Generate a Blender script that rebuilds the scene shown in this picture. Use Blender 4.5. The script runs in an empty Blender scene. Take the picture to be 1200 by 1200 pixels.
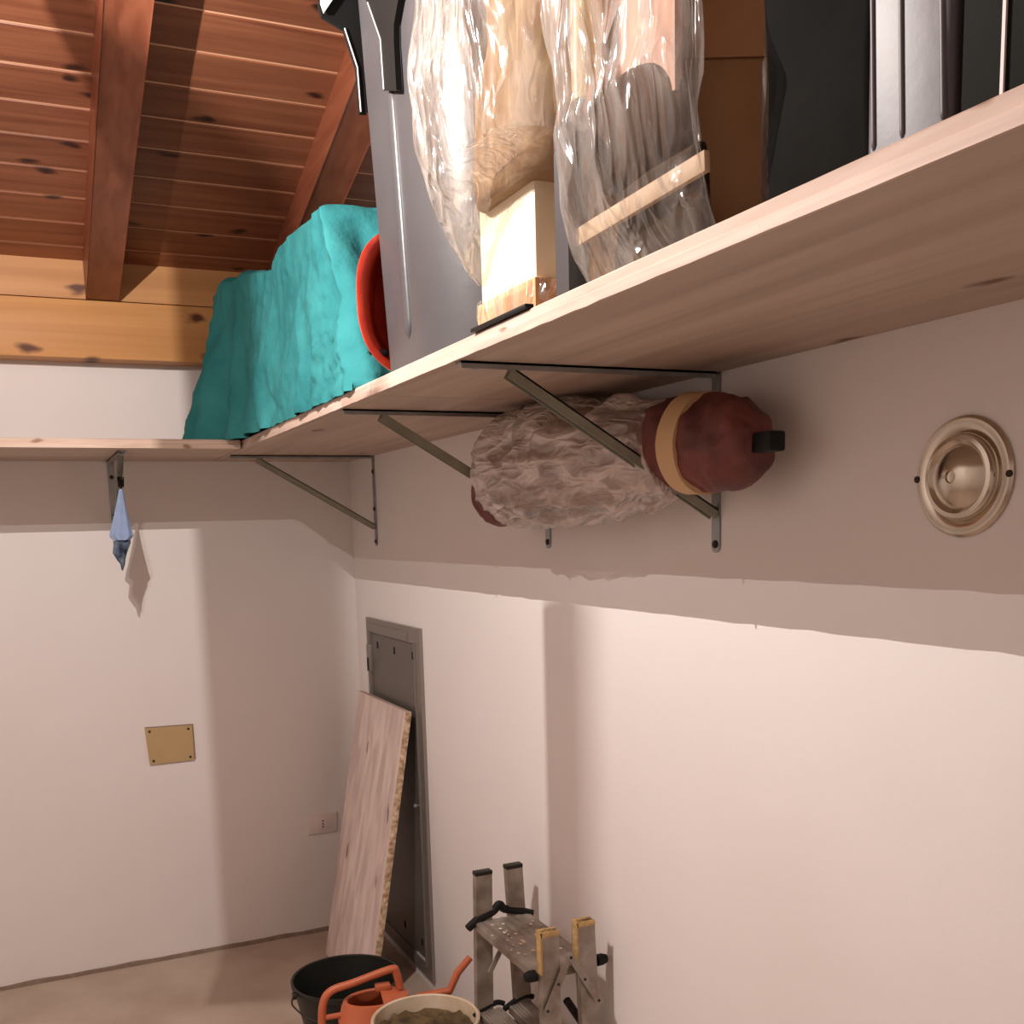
import bpy, bmesh, math, random
from mathutils import Vector, Matrix, noise
random.seed(7)
sc = bpy.context.scene
col = sc.collection
PI = math.pi

# ------------------------------------------------------------------ camera
F = 1233.574
RX = Vector((0.908142, -0.417878, -0.025692))   # camera right
CW = Vector((-1.19, -4.10, 1.62))
def _basis():
    cx, cy = 600.0, 800.0
    Y = Vector((27 - cx, 633 - cy, F)).normalized()
    X = Vector((3330 - cx, 545 - cy, F)).normalized()
    X = (X - Y * X.dot(Y)).normalized()
    Z = X.cross(Y)
    return Matrix((X, Y, Z))                      # world = B @ (right, down, forward)
B = _basis()
cam_data = bpy.data.cameras.new('camera')
cam = bpy.data.objects.new('camera', cam_data)
col.objects.link(cam)
r_, d_, f_ = B.col[0], B.col[1], B.col[2]
M = Matrix((r_, -d_, -f_)).transposed().to_4x4()
M.translation = CW
cam.matrix_world = M
cam_data.sensor_width = 36
cam_data.lens = 36 * F / 1200
cam_data.shift_y = 200 / 1200
cam_data.clip_start = 0.02
sc.camera = cam

# ------------------------------------------------------------------ world, exposure
w = bpy.data.worlds.new('world'); sc.world = w; w.use_nodes = True
w.node_tree.nodes['Background'].inputs[0].default_value = (0.9, 0.62, 0.5, 1)
w.node_tree.nodes['Background'].inputs[1].default_value = 0.05
sc.view_settings.view_transform = 'Standard'
sc.view_settings.look = 'None'
sc.view_settings.gamma = 1
sc.view_settings.use_curve_mapping = False
sc.view_settings.exposure = 0.0
LAMP = Vector((-1.31, -2.285, 2.58))
LAMP2 = Vector((-1.40, -2.33, 2.523))        # second, weaker LED of the same lamp
LAMP_W = 100.0
LAMP2_W = 28.0
LAMP_COL = (1.0, 0.915, 0.87)

# ------------------------------------------------------------------ helpers
def P(px, py, ax, v):
    """point of the room seen at a pixel of the photograph, on the plane axis=v"""
    d = B @ Vector((px - 600, py - 800, F))
    t = (v - CW[ax]) / d[ax]
    return CW + d * t

def link(name, verts, faces, mat, parent=None, smooth=False, bevel=0, angle=35):
    me = bpy.data.meshes.new(name)
    off = parent_origin(parent)
    me.from_pydata([tuple(Vector(v) - off) for v in verts], [], faces)
    bm = bmesh.new(); bm.from_mesh(me)
    bmesh.ops.remove_doubles(bm, verts=bm.verts, dist=1e-6)
    if bevel:
        es = [e for e in bm.edges if len(e.link_faces) == 2 and e.calc_face_angle(0) > 0.6]
        bmesh.ops.bevel(bm, geom=es, offset=bevel, segments=2, profile=0.5, affect='EDGES', clamp_overlap=True)
    bmesh.ops.recalc_face_normals(bm, faces=bm.faces)
    bm.to_mesh(me); bm.free()
    if smooth or bevel:
        for p in me.polygons: p.use_smooth = True
        me.set_sharp_from_angle(angle=math.radians(angle))
    o = bpy.data.objects.new(name, me)
    if mat: me.materials.append(mat)
    col.objects.link(o)
    if parent: o.parent = parent
    return o

def parent_origin(p):
    v = Vector((0, 0, 0))
    while p:
        v += p.location; p = p.parent
    return v

def thing(name, loc, label, cat, group=None):
    o = bpy.data.objects.new(name, None); col.objects.link(o)
    o.empty_display_size = 0.05
    o.location = loc
    o['label'] = label; o['category'] = cat
    if group: o['group'] = group
    return o

def tag(o, label, cat, group=None):
    o['label'] = label; o['category'] = cat
    if group: o['group'] = group
    return o

def struct(o):
    o['kind'] = 'structure'; return o

def join(*ms):
    V, Fc = [], []
    for v, f in ms:
        n = len(V); V += list(v); Fc += [tuple(i + n for i in q) for q in f]
    return V, Fc

def box(x0, x1, y0, y1, z0, z1):
    v = [Vector((x, y, z)) for z in (z0, z1) for y in (y0, y1) for x in (x0, x1)]
    f = [(0, 2, 3, 1), (4, 5, 7, 6), (0, 1, 5, 4), (2, 6, 7, 3), (0, 4, 6, 2), (1, 3, 7, 5)]
    return v, f

def bar(a, b, wx, wy, up=Vector((0, 0, 1)), ext=0):
    """rectangular bar from a to b; wx along side axis, wy along the 'up' axis"""
    a, b = Vector(a), Vector(b); d = (b - a).normalized()
    a = a - d * ext; b = b + d * ext
    s = d.cross(up)
    if s.length < 1e-4: s = d.cross(Vector((1, 0, 0)))
    s.normalize(); u = s.cross(d).normalized()
    v = []
    for p in (a, b):
        for i, j in ((-1, -1), (1, -1), (1, 1), (-1, 1)):
            v.append(p + s * (i * wx / 2) + u * (j * wy / 2))
    f = [(0, 3, 2, 1), (4, 5, 6, 7), (0, 1, 5, 4), (1, 2, 6, 5), (2, 3, 7, 6), (3, 0, 4, 7)]
    return v, f

def prism(poly, n, th):
    """polygon (list of 3-D points) thickened along n by th"""
    n = Vector(n).normalized() * th; k = len(poly)
    v = [Vector(p) for p in poly] + [Vector(p) + n for p in poly]
    f = [tuple(range(k)), tuple(range(2 * k - 1, k - 1, -1))]
    for i in range(k):
        j = (i + 1) % k; f.append((i, j, k + j, k + i))
    return v, f

def frame_of(axis):
    a = Vector(axis).normalized()
    s = a.cross(Vector((0, 0, 1)))
    if s.length < 1e-3: s = Vector((1, 0, 0))
    s.normalize(); t = a.cross(s).normalized()
    return a, s, t

def lathe(profile, c, axis=(0, 0, 1), n=32, closed=False, sx=1, sy=1):
    """profile: list of (r, h) along axis"""
    a, s, t = frame_of(axis); c = Vector(c); V = []; Fc = []
    for r, h in profile:
        for i in range(n):
            th = 2 * PI * i / n
            V.append(c + a * h + s * (r * sx * math.cos(th)) + t * (r * sy * math.sin(th)))
    m = len(profile)
    for k in range(m - 1 if not closed else m):
        k2 = (k + 1) % m
        for i in range(n):
            j = (i + 1) % n
            Fc.append((k * n + i, k * n + j, k2 * n + j, k2 * n + i))
    if not closed:
        if profile[0][0] > 1e-6: Fc.append(tuple(range(n - 1, -1, -1)))
        if profile[-1][0] > 1e-6: Fc.append(tuple(range((m - 1) * n, m * n)))
    return V, Fc

def tube(path, rad, n=10, cap=True):
    path = [Vector(p) for p in path]; V = []; Fc = []
    rs = rad if isinstance(rad, (list, tuple)) else [rad] * len(path)
    prev = None
    for k, p in enumerate(path):
        d = (path[min(k + 1, len(path) - 1)] - path[max(k - 1, 0)]).normalized()
        if prev is None:
            s = d.cross(Vector((0, 0, 1)))
            if s.length < 1e-3: s = d.cross(Vector((1, 0, 0)))
        else:
            s = prev - d * prev.dot(d)
        s.normalize(); prev = s; t = d.cross(s)
        for i in range(n):
            th = 2 * PI * i / n
            V.append(p + (s * math.cos(th) + t * math.sin(th)) * rs[k])
    for k in range(len(path) - 1):
        for i in range(n):
            j = (i + 1) % n
            Fc.append((k * n + i, k * n + j, (k + 1) * n + j, (k + 1) * n + i))
    if cap:
        Fc.append(tuple(range(n - 1, -1, -1))); Fc.append(tuple(range((len(path) - 1) * n, len(path) * n)))
    return V, Fc

def curve(pts, n=8):
    """Catmull-Rom through pts"""
    pts = [Vector(p) for p in pts]; out = []
    for i in range(len(pts) - 1):
        p0 = pts[max(i - 1, 0)]; p1 = pts[i]; p2 = pts[i + 1]; p3 = pts[min(i + 2, len(pts) - 1)]
        for k in range(n):
            t = k / n
            out.append(0.5 * ((2 * p1) + (p2 - p0) * t + (2 * p0 - 5 * p1 + 4 * p2 - p3) * t * t + (3 * p1 - p0 - 3 * p2 + p3) * t ** 3))
    out.append(pts[-1]); return out

def lerp(a, b, t): return a + (b - a) * t
def interp(x, tab):
    if x <= tab[0][0]: return tab[0][1]
    for (a, u), (b, v) in zip(tab, tab[1:]):
        if x <= b: return lerp(u, v, (x - a) / (b - a))
    return tab[-1][1]
def sstep(a, b, x):
    t = max(0, min(1, (x - a) / (b - a))); return t * t * (3 - 2 * t)

def loft(sections, cap0=True, cap1=True):
    n = len(sections[0]); V = []; Fc = []
    for s in sections: V += list(s)
    for k in range(len(sections) - 1):
        for i in range(n):
            j = (i + 1) % n
            Fc.append((k * n + i, k * n + j, (k + 1) * n + j, (k + 1) * n + i))
    if cap0: Fc.append(tuple(range(n - 1, -1, -1)))
    if cap1: Fc.append(tuple(range((len(sections) - 1) * n, len(sections) * n)))
    return V, Fc

def rrect(x0, x1, y0, y1, r, z, n=6):
    """rounded rectangle loop at height z"""
    out = []
    for cx, cy, a0 in ((x1 - r, y1 - r, 0), (x0 + r, y1 - r, 90), (x0 + r, y0 + r, 180), (x1 - r, y0 + r, 270)):
        for k in range(n + 1):
            a = math.radians(a0 + 90 * k / n)
            out.append(Vector((cx + r * math.cos(a), cy + r * math.sin(a), z)))
    return out

# ------------------------------------------------------------------ materials
def srgb(r, g, b):
    return tuple(((c / 255) / 12.92 if c / 255 < 0.04045 else ((c / 255 + 0.055) / 1.055) ** 2.4) for c in (r, g, b)) + (1,)

def mat(name, base, rough=0.6, metal=0.0, var=0.0, scale=8.0, bump=0.0, bscale=40.0, stretch=(1, 1, 1), var_col=None, spec=0.5, aniso=False, bdist=0.01):
    m = bpy.data.materials.new(name); m.use_nodes = True
    nt = m.node_tree; b = nt.nodes['Principled BSDF']
    b.inputs['Roughness'].default_value = rough; b.inputs['Metallic'].default_value = metal
    b.inputs['Specular IOR Level'].default_value = spec
    b.inputs['Base Color'].default_value = base
    tc = nt.nodes.new('ShaderNodeTexCoord'); mp = nt.nodes.new('ShaderNodeMapping')
    mp.inputs['Scale'].default_value = stretch
    nt.links.new(tc.outputs['Object'], mp.inputs[0])
    if var or var_col:
        nz = nt.nodes.new('ShaderNodeTexNoise'); nz.inputs['Scale'].default_value = scale; nz.inputs['Detail'].default_value = 6
        nt.links.new(mp.outputs[0], nz.inputs['Vector'])
        rp = nt.nodes.new('ShaderNodeValToRGB')
        rp.color_ramp.elements[0].position = 0.35; rp.color_ramp.elements[1].position = 0.68
        c2 = var_col or tuple(c * (1 - var) for c in base[:3]) + (1,)
        rp.color_ramp.elements[0].color = c2; rp.color_ramp.elements[1].color = base
        nt.links.new(nz.outputs['Fac'], rp.inputs[0]); nt.links.new(rp.outputs[0], b.inputs['Base Color'])
    if bump:
        n2 = nt.nodes.new('ShaderNodeTexNoise'); n2.inputs['Scale'].default_value = bscale; n2.inputs['Detail'].default_value = 5
        nt.links.new(mp.outputs[0], n2.inputs['Vector'])
        bp = nt.nodes.new('ShaderNodeBump'); bp.inputs['Strength'].default_value = bump; bp.inputs['Distance'].default_value = bdist
        nt.links.new(n2.outputs['Fac'], bp.inputs['Height']); nt.links.new(bp.outputs[0], b.inputs['Normal'])
    return m

def wood(name, light, dark, knot, axis=0, grain=30.0, rough=0.5, knots=3.0, knot_amt=0.16, contrast=0.5, tint=0.15, bump=0.15, knot_across=1.0, spec=0.4, flat=None):
    m = bpy.data.materials.new(name); m.use_nodes = True
    nt = m.node_tree; N = nt.nodes.new; L = nt.links.new
    b = nt.nodes['Principled BSDF']; b.inputs['Roughness'].default_value = rough; b.inputs['Specular IOR Level'].default_value = spec
    tc = N('ShaderNodeTexCoord'); oi = N('ShaderNodeObjectInfo')
    add = N('ShaderNodeVectorMath'); add.operation = 'ADD'
    mul = N('ShaderNodeVectorMath'); mul.operation = 'SCALE'; mul.inputs[0].default_value = (37.1, 17.3, 91.7)
    L(oi.outputs['Random'], mul.inputs['Scale']); L(tc.outputs['Object'], add.inputs[0]); L(mul.outputs[0], add.inputs[1])
    # grain
    mp = N('ShaderNodeMapping'); s = [1, 1, 1]; s[axis] = 0.045; mp.inputs['Scale'].default_value = s
    L(add.outputs[0], mp.inputs[0])
    nz = N('ShaderNodeTexNoise'); nz.inputs['Scale'].default_value = grain; nz.inputs['Detail'].default_value = 7; nz.inputs['Distortion'].default_value = 0.6
    L(mp.outputs[0], nz.inputs['Vector'])
    rp = N('ShaderNodeValToRGB'); rp.color_ramp.elements[0].position = 0.5 - 0.5 * (1 - contrast) * 0.5 - 0.08; rp.color_ramp.elements[1].position = 0.66
    rp.color_ramp.elements[0].color = dark; rp.color_ramp.elements[1].color = light
    L(nz.outputs['Fac'], rp.inputs[0])
    # knots
    mk = N('ShaderNodeMapping'); s = [knot_across] * 3; s[axis] = 0.45 * knot_across
    if flat is not None: s[flat] = 0.0
    mk.inputs['Scale'].default_value = s
    L(add.outputs[0], mk.inputs[0])
    wob = N('ShaderNodeTexNoise'); wob.inputs['Scale'].default_value = 18
    L(mk.outputs[0], wob.inputs['Vector'])
    mx = N('ShaderNodeVectorMath'); mx.operation = 'MULTIPLY_ADD'
    mx.inputs[1].default_value = (0.05, 0.05, 0.05); L(wob.outputs['Color'], mx.inputs[0]); L(mk.outputs[0], mx.inputs[2])
    vo = N('ShaderNodeTexVoronoi'); vo.inputs['Scale'].default_value = knots
    if flat is not None:                       # knots lie in the plane of the face
        vo.voronoi_dimensions = '2D'
        sx_ = N('ShaderNodeSeparateXYZ'); cx_ = N('ShaderNodeCombineXYZ'); L(mx.outputs[0], sx_.inputs[0])
        other = [k for k in range(3) if k not in (axis, flat)][0]
        L(sx_.outputs[axis], cx_.inputs[0]); L(sx_.outputs[other], cx_.inputs[1]); L(cx_.outputs[0], vo.inputs['Vector'])
    else:
        L(mx.outputs[0], vo.inputs['Vector'])
    kr = N('ShaderNodeMapRange'); kr.inputs['From Min'].default_value = knot_amt * 0.35; kr.inputs['From Max'].default_value = knot_amt
    kr.inputs['To Min'].default_value = 1; kr.inputs['To Max'].default_value = 0
    L(vo.outputs['Distance'], kr.inputs['Value'])
    sep = N('ShaderNodeSeparateColor'); L(vo.outputs['Color'], sep.inputs[0])
    gt = N('ShaderNodeMath'); gt.operation = 'GREATER_THAN'; gt.inputs[1].default_value = 0.45; L(sep.outputs[0], gt.inputs[0])
    km = N('ShaderNodeMath'); km.operation = 'MULTIPLY'; L(kr.outputs[0], km.inputs[0]); L(gt.outputs[0], km.inputs[1])
    mixk = N('ShaderNodeMix'); mixk.data_type = 'RGBA'; L(km.outputs[0], mixk.inputs['Factor']); L(rp.outputs[0], mixk.inputs['A']); mixk.inputs['B'].default_value = knot
    # per-piece tint
    hs = N('ShaderNodeHueSaturation'); mr = N('ShaderNodeMapRange'); mr.inputs['To Min'].default_value = 1 - tint; mr.inputs['To Max'].default_value = 1 + tint
    L(oi.outputs['Random'], mr.inputs['Value']); L(mr.outputs[0], hs.inputs['Value']); L(mixk.outputs['Result'], hs.inputs['Color'])
    L(hs.outputs[0], b.inputs['Base Color'])
    if bump:
        bp = N('ShaderNodeBump'); bp.inputs['Strength'].default_value = bump; bp.inputs['Distance'].default_value = 0.004
        L(nz.outputs['Fac'], bp.inputs['Height']); L(bp.outputs[0], b.inputs['Normal'])
    return m

def film(name, tint, opacity=0.3, scale=9.0, bump=1.0, rough=0.1, white=(0.95, 0.9, 0.84, 1), stretch=(1, 1, 0.4), dist=0.02, spec=0.10):
    """crinkled transparent plastic: clear sheet with milky folds and sharp glossy creases"""
    m = bpy.data.materials.new(name); m.use_nodes = True
    nt = m.node_tree; N = nt.nodes.new; L = nt.links.new
    nt.nodes.remove(nt.nodes['Principled BSDF']); out = nt.nodes['Material Output']
    tc = N('ShaderNodeTexCoord'); mp = N('ShaderNodeMapping'); mp.inputs['Scale'].default_value = stretch; L(tc.outputs['Object'], mp.inputs[0])
    def ridge_noise(sc_, dis):
        n1 = N('ShaderNodeTexNoise'); n1.inputs['Scale'].default_value = sc_; n1.inputs['Detail'].default_value = 1.5; n1.inputs['Distortion'].default_value = dis
        L(mp.outputs[0], n1.inputs['Vector'])
        a = N('ShaderNodeMath'); a.operation = 'SUBTRACT'; a.inputs[1].default_value = 0.5; L(n1.outputs['Fac'], a.inputs[0])
        b = N('ShaderNodeMath'); b.operation = 'ABSOLUTE'; L(a.outputs[0], b.inputs[0])
        c = N('ShaderNodeMath'); c.operation = 'MULTIPLY_ADD'; c.inputs[1].default_value = -5; c.inputs[2].default_value = 1; c.use_clamp = True; L(b.outputs[0], c.inputs[0])
        return c.outputs[0]
    r1 = ridge_noise(scale, 0.5); r2 = ridge_noise(scale * 2.7, 0.8)
    mixr = N('ShaderNodeMath'); mixr.operation = 'MULTIPLY_ADD'; mixr.inputs[1].default_value = 0.4; L(r2, mixr.inputs[0]); L(r1, mixr.inputs[2])
    bp = N('ShaderNodeBump'); bp.inputs['Strength'].default_value = bump; bp.inputs['Distance'].default_value = dist
    L(mixr.outputs[0], bp.inputs['Height'])
    pw = N('ShaderNodeMath'); pw.operation = 'POWER'; pw.inputs[1].default_value = 3.0; L(mixr.outputs[0], pw.inputs[0])
    tr = N('ShaderNodeBsdfTransparent'); tr.inputs[0].default_value = tint
    gl = N('ShaderNodeBsdfGlossy'); gl.inputs['Roughness'].default_value = rough
    df = N('ShaderNodeBsdfDiffuse'); df.inputs[0].default_value = white
    tl = N('ShaderNodeBsdfTranslucent'); tl.inputs[0].default_value = white
    for n in (gl, df): L(bp.outputs[0], n.inputs['Normal'])
    m1 = N('ShaderNodeMixShader'); m1.inputs[0].default_value = 0.4; L(df.outputs[0], m1.inputs[1]); L(tl.outputs[0], m1.inputs[2])
    r = N('ShaderNodeMapRange'); r.inputs['From Min'].default_value = 0.0; r.inputs['From Max'].default_value = 1.4
    r.inputs['To Min'].default_value = opacity * 0.55; r.inputs['To Max'].default_value = min(0.95, opacity * 2.6)
    L(pw.outputs[0], r.inputs['Value'])
    m2 = N('ShaderNodeMixShader'); L(r.outputs[0], m2.inputs[0]); L(tr.outputs[0], m2.inputs[1]); L(m1.outputs[0], m2.inputs[2])
    lw = N('ShaderNodeLayerWeight'); lw.inputs['Blend'].default_value = 0.25; L(bp.outputs[0], lw.inputs['Normal'])
    fm = N('ShaderNodeMath'); fm.operation = 'MULTIPLY_ADD'; fm.inputs[1].default_value = 0.5; fm.inputs[2].default_value = spec; L(lw.outputs['Facing'], fm.inputs[0])
    fm.use_clamp = True
    m3 = N('ShaderNodeMixShader'); L(fm.outputs[0], m3.inputs[0]); L(m2.outputs[0], m3.inputs[1]); L(gl.outputs[0], m3.inputs[2])
    L(m3.outputs[0], out.inputs['Surface'])
    return m

M_WALL = mat('wall_paint', (0.80, 0.755, 0.73, 1), 0.85, var_col=(0.77, 0.72, 0.69, 1), scale=1.6, bump=0.12, bscale=60, spec=0.2, bdist=0.003)
M_FLOOR = mat('floor_screed', srgb(196, 180, 164), 0.75, var_col=srgb(172, 152, 136), scale=3, bump=0.1, bscale=50)
M_PLANK = wood('stained_plank', srgb(150, 94, 66), srgb(120, 68, 46), srgb(56, 30, 22), axis=0, flat=2, grain=34, knots=6.5, knot_amt=0.105, tint=0.10, rough=0.42)
M_RAFTER = wood('stained_rafter', srgb(150, 88, 62), srgb(122, 66, 44), srgb(70, 36, 22), axis=1, grain=30, knots=2, knot_amt=0.02, tint=0.05, rough=0.42)
M_GAP = mat('pale_tongue', srgb(236, 186, 148), 0.6)
M_PINE = wood('honey_pine', srgb(206, 150, 92), srgb(186, 128, 72), srgb(92, 48, 22), axis=0, flat=1, grain=16, knots=7.5, knot_amt=0.15, tint=0.05, rough=0.5)
M_SHELF = wood('whitewashed_board', srgb(196, 174, 156), srgb(172, 150, 134), srgb(112, 86, 70), flat=2, axis=1, grain=22, knots=3.2, knot_amt=0.06, tint=0.03, rough=0.55)
M_SHELFX = wood('whitewashed_board_cross', srgb(196, 174, 156), srgb(172, 150, 134), srgb(112, 86, 70), flat=2, axis=0, grain=22, knots=3.2, knot_amt=0.06, tint=0.03, rough=0.55)
M_EDGE = wood('worn_board_edge', srgb(216, 194, 178), srgb(178, 152, 138), srgb(156, 122, 102), axis=1, flat=0, grain=46, knots=16, knot_amt=0.13, tint=0.03, rough=0.6)
M_EDGEX = wood('worn_board_edge_cross', srgb(226, 204, 186), srgb(184, 156, 138), srgb(150, 116, 96), axis=0, flat=1, grain=46, knots=16, knot_amt=0.13, tint=0.03, rough=0.6)
M_LEAN = wood('whitewashed_offcut', srgb(226, 208, 198), srgb(196, 176, 168), srgb(134, 108, 96), axis=2, flat=0, grain=22, knots=6, knot_amt=0.09, tint=0.0, rough=0.55, contrast=0.8)
M_CHIP = mat('chipboard_edge', srgb(220, 196, 164), 0.8, var_col=srgb(150, 116, 88), scale=60, bump=0.6, bscale=90)
M_STEEL = mat('galvanised_steel', srgb(168, 172, 172), 0.38, 0.85, var=0.25, scale=20)
M_BRACE = mat('grey_green_steel', srgb(158, 158, 142), 0.45, 0.35, var=0.2, scale=15)
M_DARKSTEEL = mat('dark_bolt', srgb(52, 46, 42), 0.5, 0.6)
M_TEAL = mat('teal_cotton', srgb(60, 142, 144), 0.9, var_col=srgb(46, 124, 128), scale=7, bump=0.8, bscale=15, spec=0.15, bdist=0.014)
M_BIN = mat('grey_plastic', srgb(80, 79, 80), 0.33, var_col=srgb(72, 71, 73), scale=5, bump=0.05, bscale=30)
M_BIN2 = mat('satin_grey_plastic', srgb(86, 82, 86), 0.44, var_col=srgb(78, 74, 78), scale=5, bump=0.04, bscale=30, spec=0.35)
M_BLACK = mat('black_plastic', srgb(22, 22, 22), 0.55, var=0.2, scale=12, spec=0.25)
M_RED = mat('red_plastic', srgb(224, 74, 48), 0.3, var_col=srgb(190, 50, 30), scale=14, bump=0.1, bscale=30)
M_CREAM = mat('cream_foam', srgb(250, 240, 214), 0.7, var_col=srgb(242, 228, 196), scale=10, bump=0.15, bscale=60)
M_BEIGE = mat('beige_wrapped_cushion', srgb(176, 148, 116), 0.8, var_col=srgb(146, 116, 84), scale=9, bump=0.4, bscale=20)
M_CARD = mat('brown_cardboard', srgb(236, 186, 138), 0.85, var_col=srgb(212, 160, 114), scale=6, bump=0.2, bscale=14)
M_BAGDARK = mat('dark_bin_liner', srgb(16, 15, 10), 0.8, var_col=srgb(9, 9, 6), scale=5, bump=0.3, bscale=6, bdist=0.02, spec=0.06)
M_GREEN = mat('dark_green_plastic', srgb(22, 25, 19), 0.75, spec=0.1, var=0.15, scale=8)
M_FILM = film('clear_bag_film', (0.985, 0.975, 0.955, 1), 0.17, scale=11, rough=0.2, stretch=(1, 1, 0.28))
M_FILM2 = film('clear_bag_film_thin', (0.985, 0.975, 0.965, 1), 0.12, scale=8, rough=0.16, spec=0.04, stretch=(1, 1, 0.3))
M_FILM3 = film('dusty_stretch_film', (0.95, 0.92, 0.9, 1), 0.36, scale=13, rough=0.32, stretch=(1, 0.22, 1), white=(0.98, 0.84, 0.76, 1), spec=0.06, dist=0.012)
M_BURG = mat('burgundy_fabric', srgb(128, 66, 60), 0.6, var_col=srgb(84, 42, 38), scale=14, bump=0.6, bscale=18)
M_TAPE = mat('masking_tape', srgb(212, 174, 128), 0.6, var=0.08, scale=12)
M_GREYF = mat('grey_brown_fabric', srgb(158, 128, 110), 0.8, var=0.3, scale=8, bump=0.6, bscale=14)
M_CAP = mat('brushed_stainless', srgb(206, 196, 180), 0.2, 1.0, var=0.08, scale=30)
M_HATCH = mat('grey_hatch_paint', srgb(146, 138, 132), 0.36, 0.45, var=0.06, scale=8)
M_HATCHD = mat('grey_hatch_leaf', srgb(124, 119, 114), 0.36, 0.55, var=0.08, scale=6)
M_HOLE = mat('dark_recess', srgb(20, 18, 16), 0.9)
M_BOXC = mat('tan_cover_plate', srgb(186, 158, 112), 0.55, var=0.06, scale=8)
M_SOCK = mat('ivory_socket', srgb(226, 212, 204), 0.4)
M_SEAL = mat('grey_brown_sealant', srgb(140, 122, 104), 0.85, var=0.25, scale=30)
M_CLOTHB = mat('pale_blue_rag', srgb(150, 170, 204), 0.9, var=0.12, scale=30, bump=0.3, bscale=50, spec=0.1)
M_CLOTHD = mat('navy_rag', srgb(44, 54, 70), 0.9, var_col=srgb(110, 124, 140), scale=40, spec=0.1)
M_BUCKET = mat('black_rubber', srgb(30, 32, 28), 0.42, var=0.2, scale=10)
M_ORANGE = mat('orange_plastic', srgb(198, 108, 72), 0.42, var_col=srgb(184, 96, 62), scale=6)
M_CREAMB = mat('cream_plastic', srgb(224, 208, 184), 0.45, var_col=srgb(198, 178, 148), scale=12)
M_SOIL = mat('dry_soil', srgb(112, 92, 60), 0.95, var_col=srgb(70, 56, 36), scale=30, bump=1.0, bscale=60)
M_ALU = mat('worn_aluminium', srgb(172, 162, 152), 0.45, 0.45, var_col=srgb(134, 122, 110), scale=18, bump=0.1, bscale=60)
M_SPLAT = mat('paint_splatter', srgb(222, 204, 178), 0.8)
M_RUST = mat('foam_residue', srgb(216, 180, 120), 0.9, var=0.3, scale=40, bump=0.8, bscale=70)
M_LAMPSH = mat('lamp_metal', srgb(120, 120, 120), 0.5, 0.6)

# ------------------------------------------------------------------ room shell
YR, XL = -5.6, -3.1            # rear and left limits of the room
SL = 0.286                     # roof slope: z grows by this per metre away from the back wall
CH = 2.554                     # ceiling height at y = -0.10
def cz(y): return CH + SL * (-0.10 - y)
def shell(name, m, faces_v):
    V = []; Fc = []
    for q in faces_v:
        n = len(V); V += [Vector(p) for p in q]; Fc.append(tuple(range(n, n + len(q))))
    return V, Fc
V, Fc = box(XL - 0.1, 0.1, YR - 0.1, 0.1, -0.1, 0.0); struct(link('floor', V, Fc, M_FLOOR))
V, Fc = box(XL - 0.1, 0.1, 0.0, 0.1, 0, 2.6); struct(link('wall_back', V, Fc, M_WALL))
pr = [Vector((0, 0.1, 0)), Vector((0, YR, 0)), Vector((0, YR, cz(YR) + .06)), Vector((0, 0.1, cz(0.1) + .06))]
V, Fc = prism(pr, (1, 0, 0), 0.1); struct(link('wall_right', V, Fc, M_WALL))
V, Fc = prism([p + Vector((XL, 0, 0)) for p in pr], (-1, 0, 0), 0.1); struct(link('wall_left', V, Fc, M_WALL))
V, Fc = box(XL, 0, YR - 0.1, YR, 0, cz(YR) + .06); struct(link('wall_front', V, Fc, M_WALL))
# roof deck with boards below
dk = [Vector((XL, 0, cz(0) + 0.0035)), Vector((0, 0, cz(0) + 0.0035)), Vector((0, YR, cz(YR) + 0.0035)), Vector((XL, YR, cz(YR) + 0.0035))]
V, Fc = prism(dk, (0, SL, 1), 0.04)
ceiling = struct(link('ceiling', V, Fc, M_GAP))
pitch = 0.1358; g = 0.005
def plank_mesh(y0, y1):
    n = Vector((0, SL, 1)).normalized(); d = Vector((0, -1, SL)).normalized()
    o = Vector((0, 0, cz(0))); 
    prof = [(0.0042, 0.012), (0.0042, 0.0025), (0.006, 0), (-0.006, 0), (-0.0042, 0.0025), (-0.0042, 0.012)]
    L = (y0 - y1) / d.dot(Vector((0, -1, 0)))
    pts = []
    for k, (a, h) in enumerate(prof):
        s = a if k < 3 else L + a
        base = Vector((0, y0, cz(y0)))
        pts.append(base + d * s + n * h)
    V = [p + Vector((XL + 0.002, 0, 0)) for p in pts] + [p + Vector((-0.002, 0, 0)) for p in pts]
    k = len(pts)
    Fc = [tuple(range(k)), tuple(range(2 * k - 1, k - 1, -1))] + [(i, (i + 1) % k, k + (i + 1) % k, k + i) for i in range(k)]
    return V, Fc
y = -0.316 + pitch * 2
first = None
i = 0
while y - pitch > YR:
    if first is None:
        V, Fc = plank_mesh(-0.316, -0.316 - pitch)
        first = link('plank', V, Fc, M_PLANK, ceiling); o = first
    else:
        o = first.copy(); col.objects.link(o)
    dy = y + 0.316
    o.location = (0, dy, -SL * dy)
    y -= pitch; i += 1
def rafter(x0, x1, h=0.128):
    y0, y1 = -0.105, YR + 0.01
    poly = [Vector((x0, y0, cz(y0))), Vector((x0, y1, cz(y1))), Vector((x0, y1, cz(y1) - h)), Vector((x0, y0, cz(y0) - h))]
    V, Fc = prism(poly, (1, 0, 0), x1 - x0)
    return link('rafter', V, Fc, M_RAFTER, ceiling, bevel=0.004)
rafter(-0.926, -0.820); rafter(-0.307, -0.200, 0.115); rafter(-1.62, -1.515); rafter(-2.3, -2.195)
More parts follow.
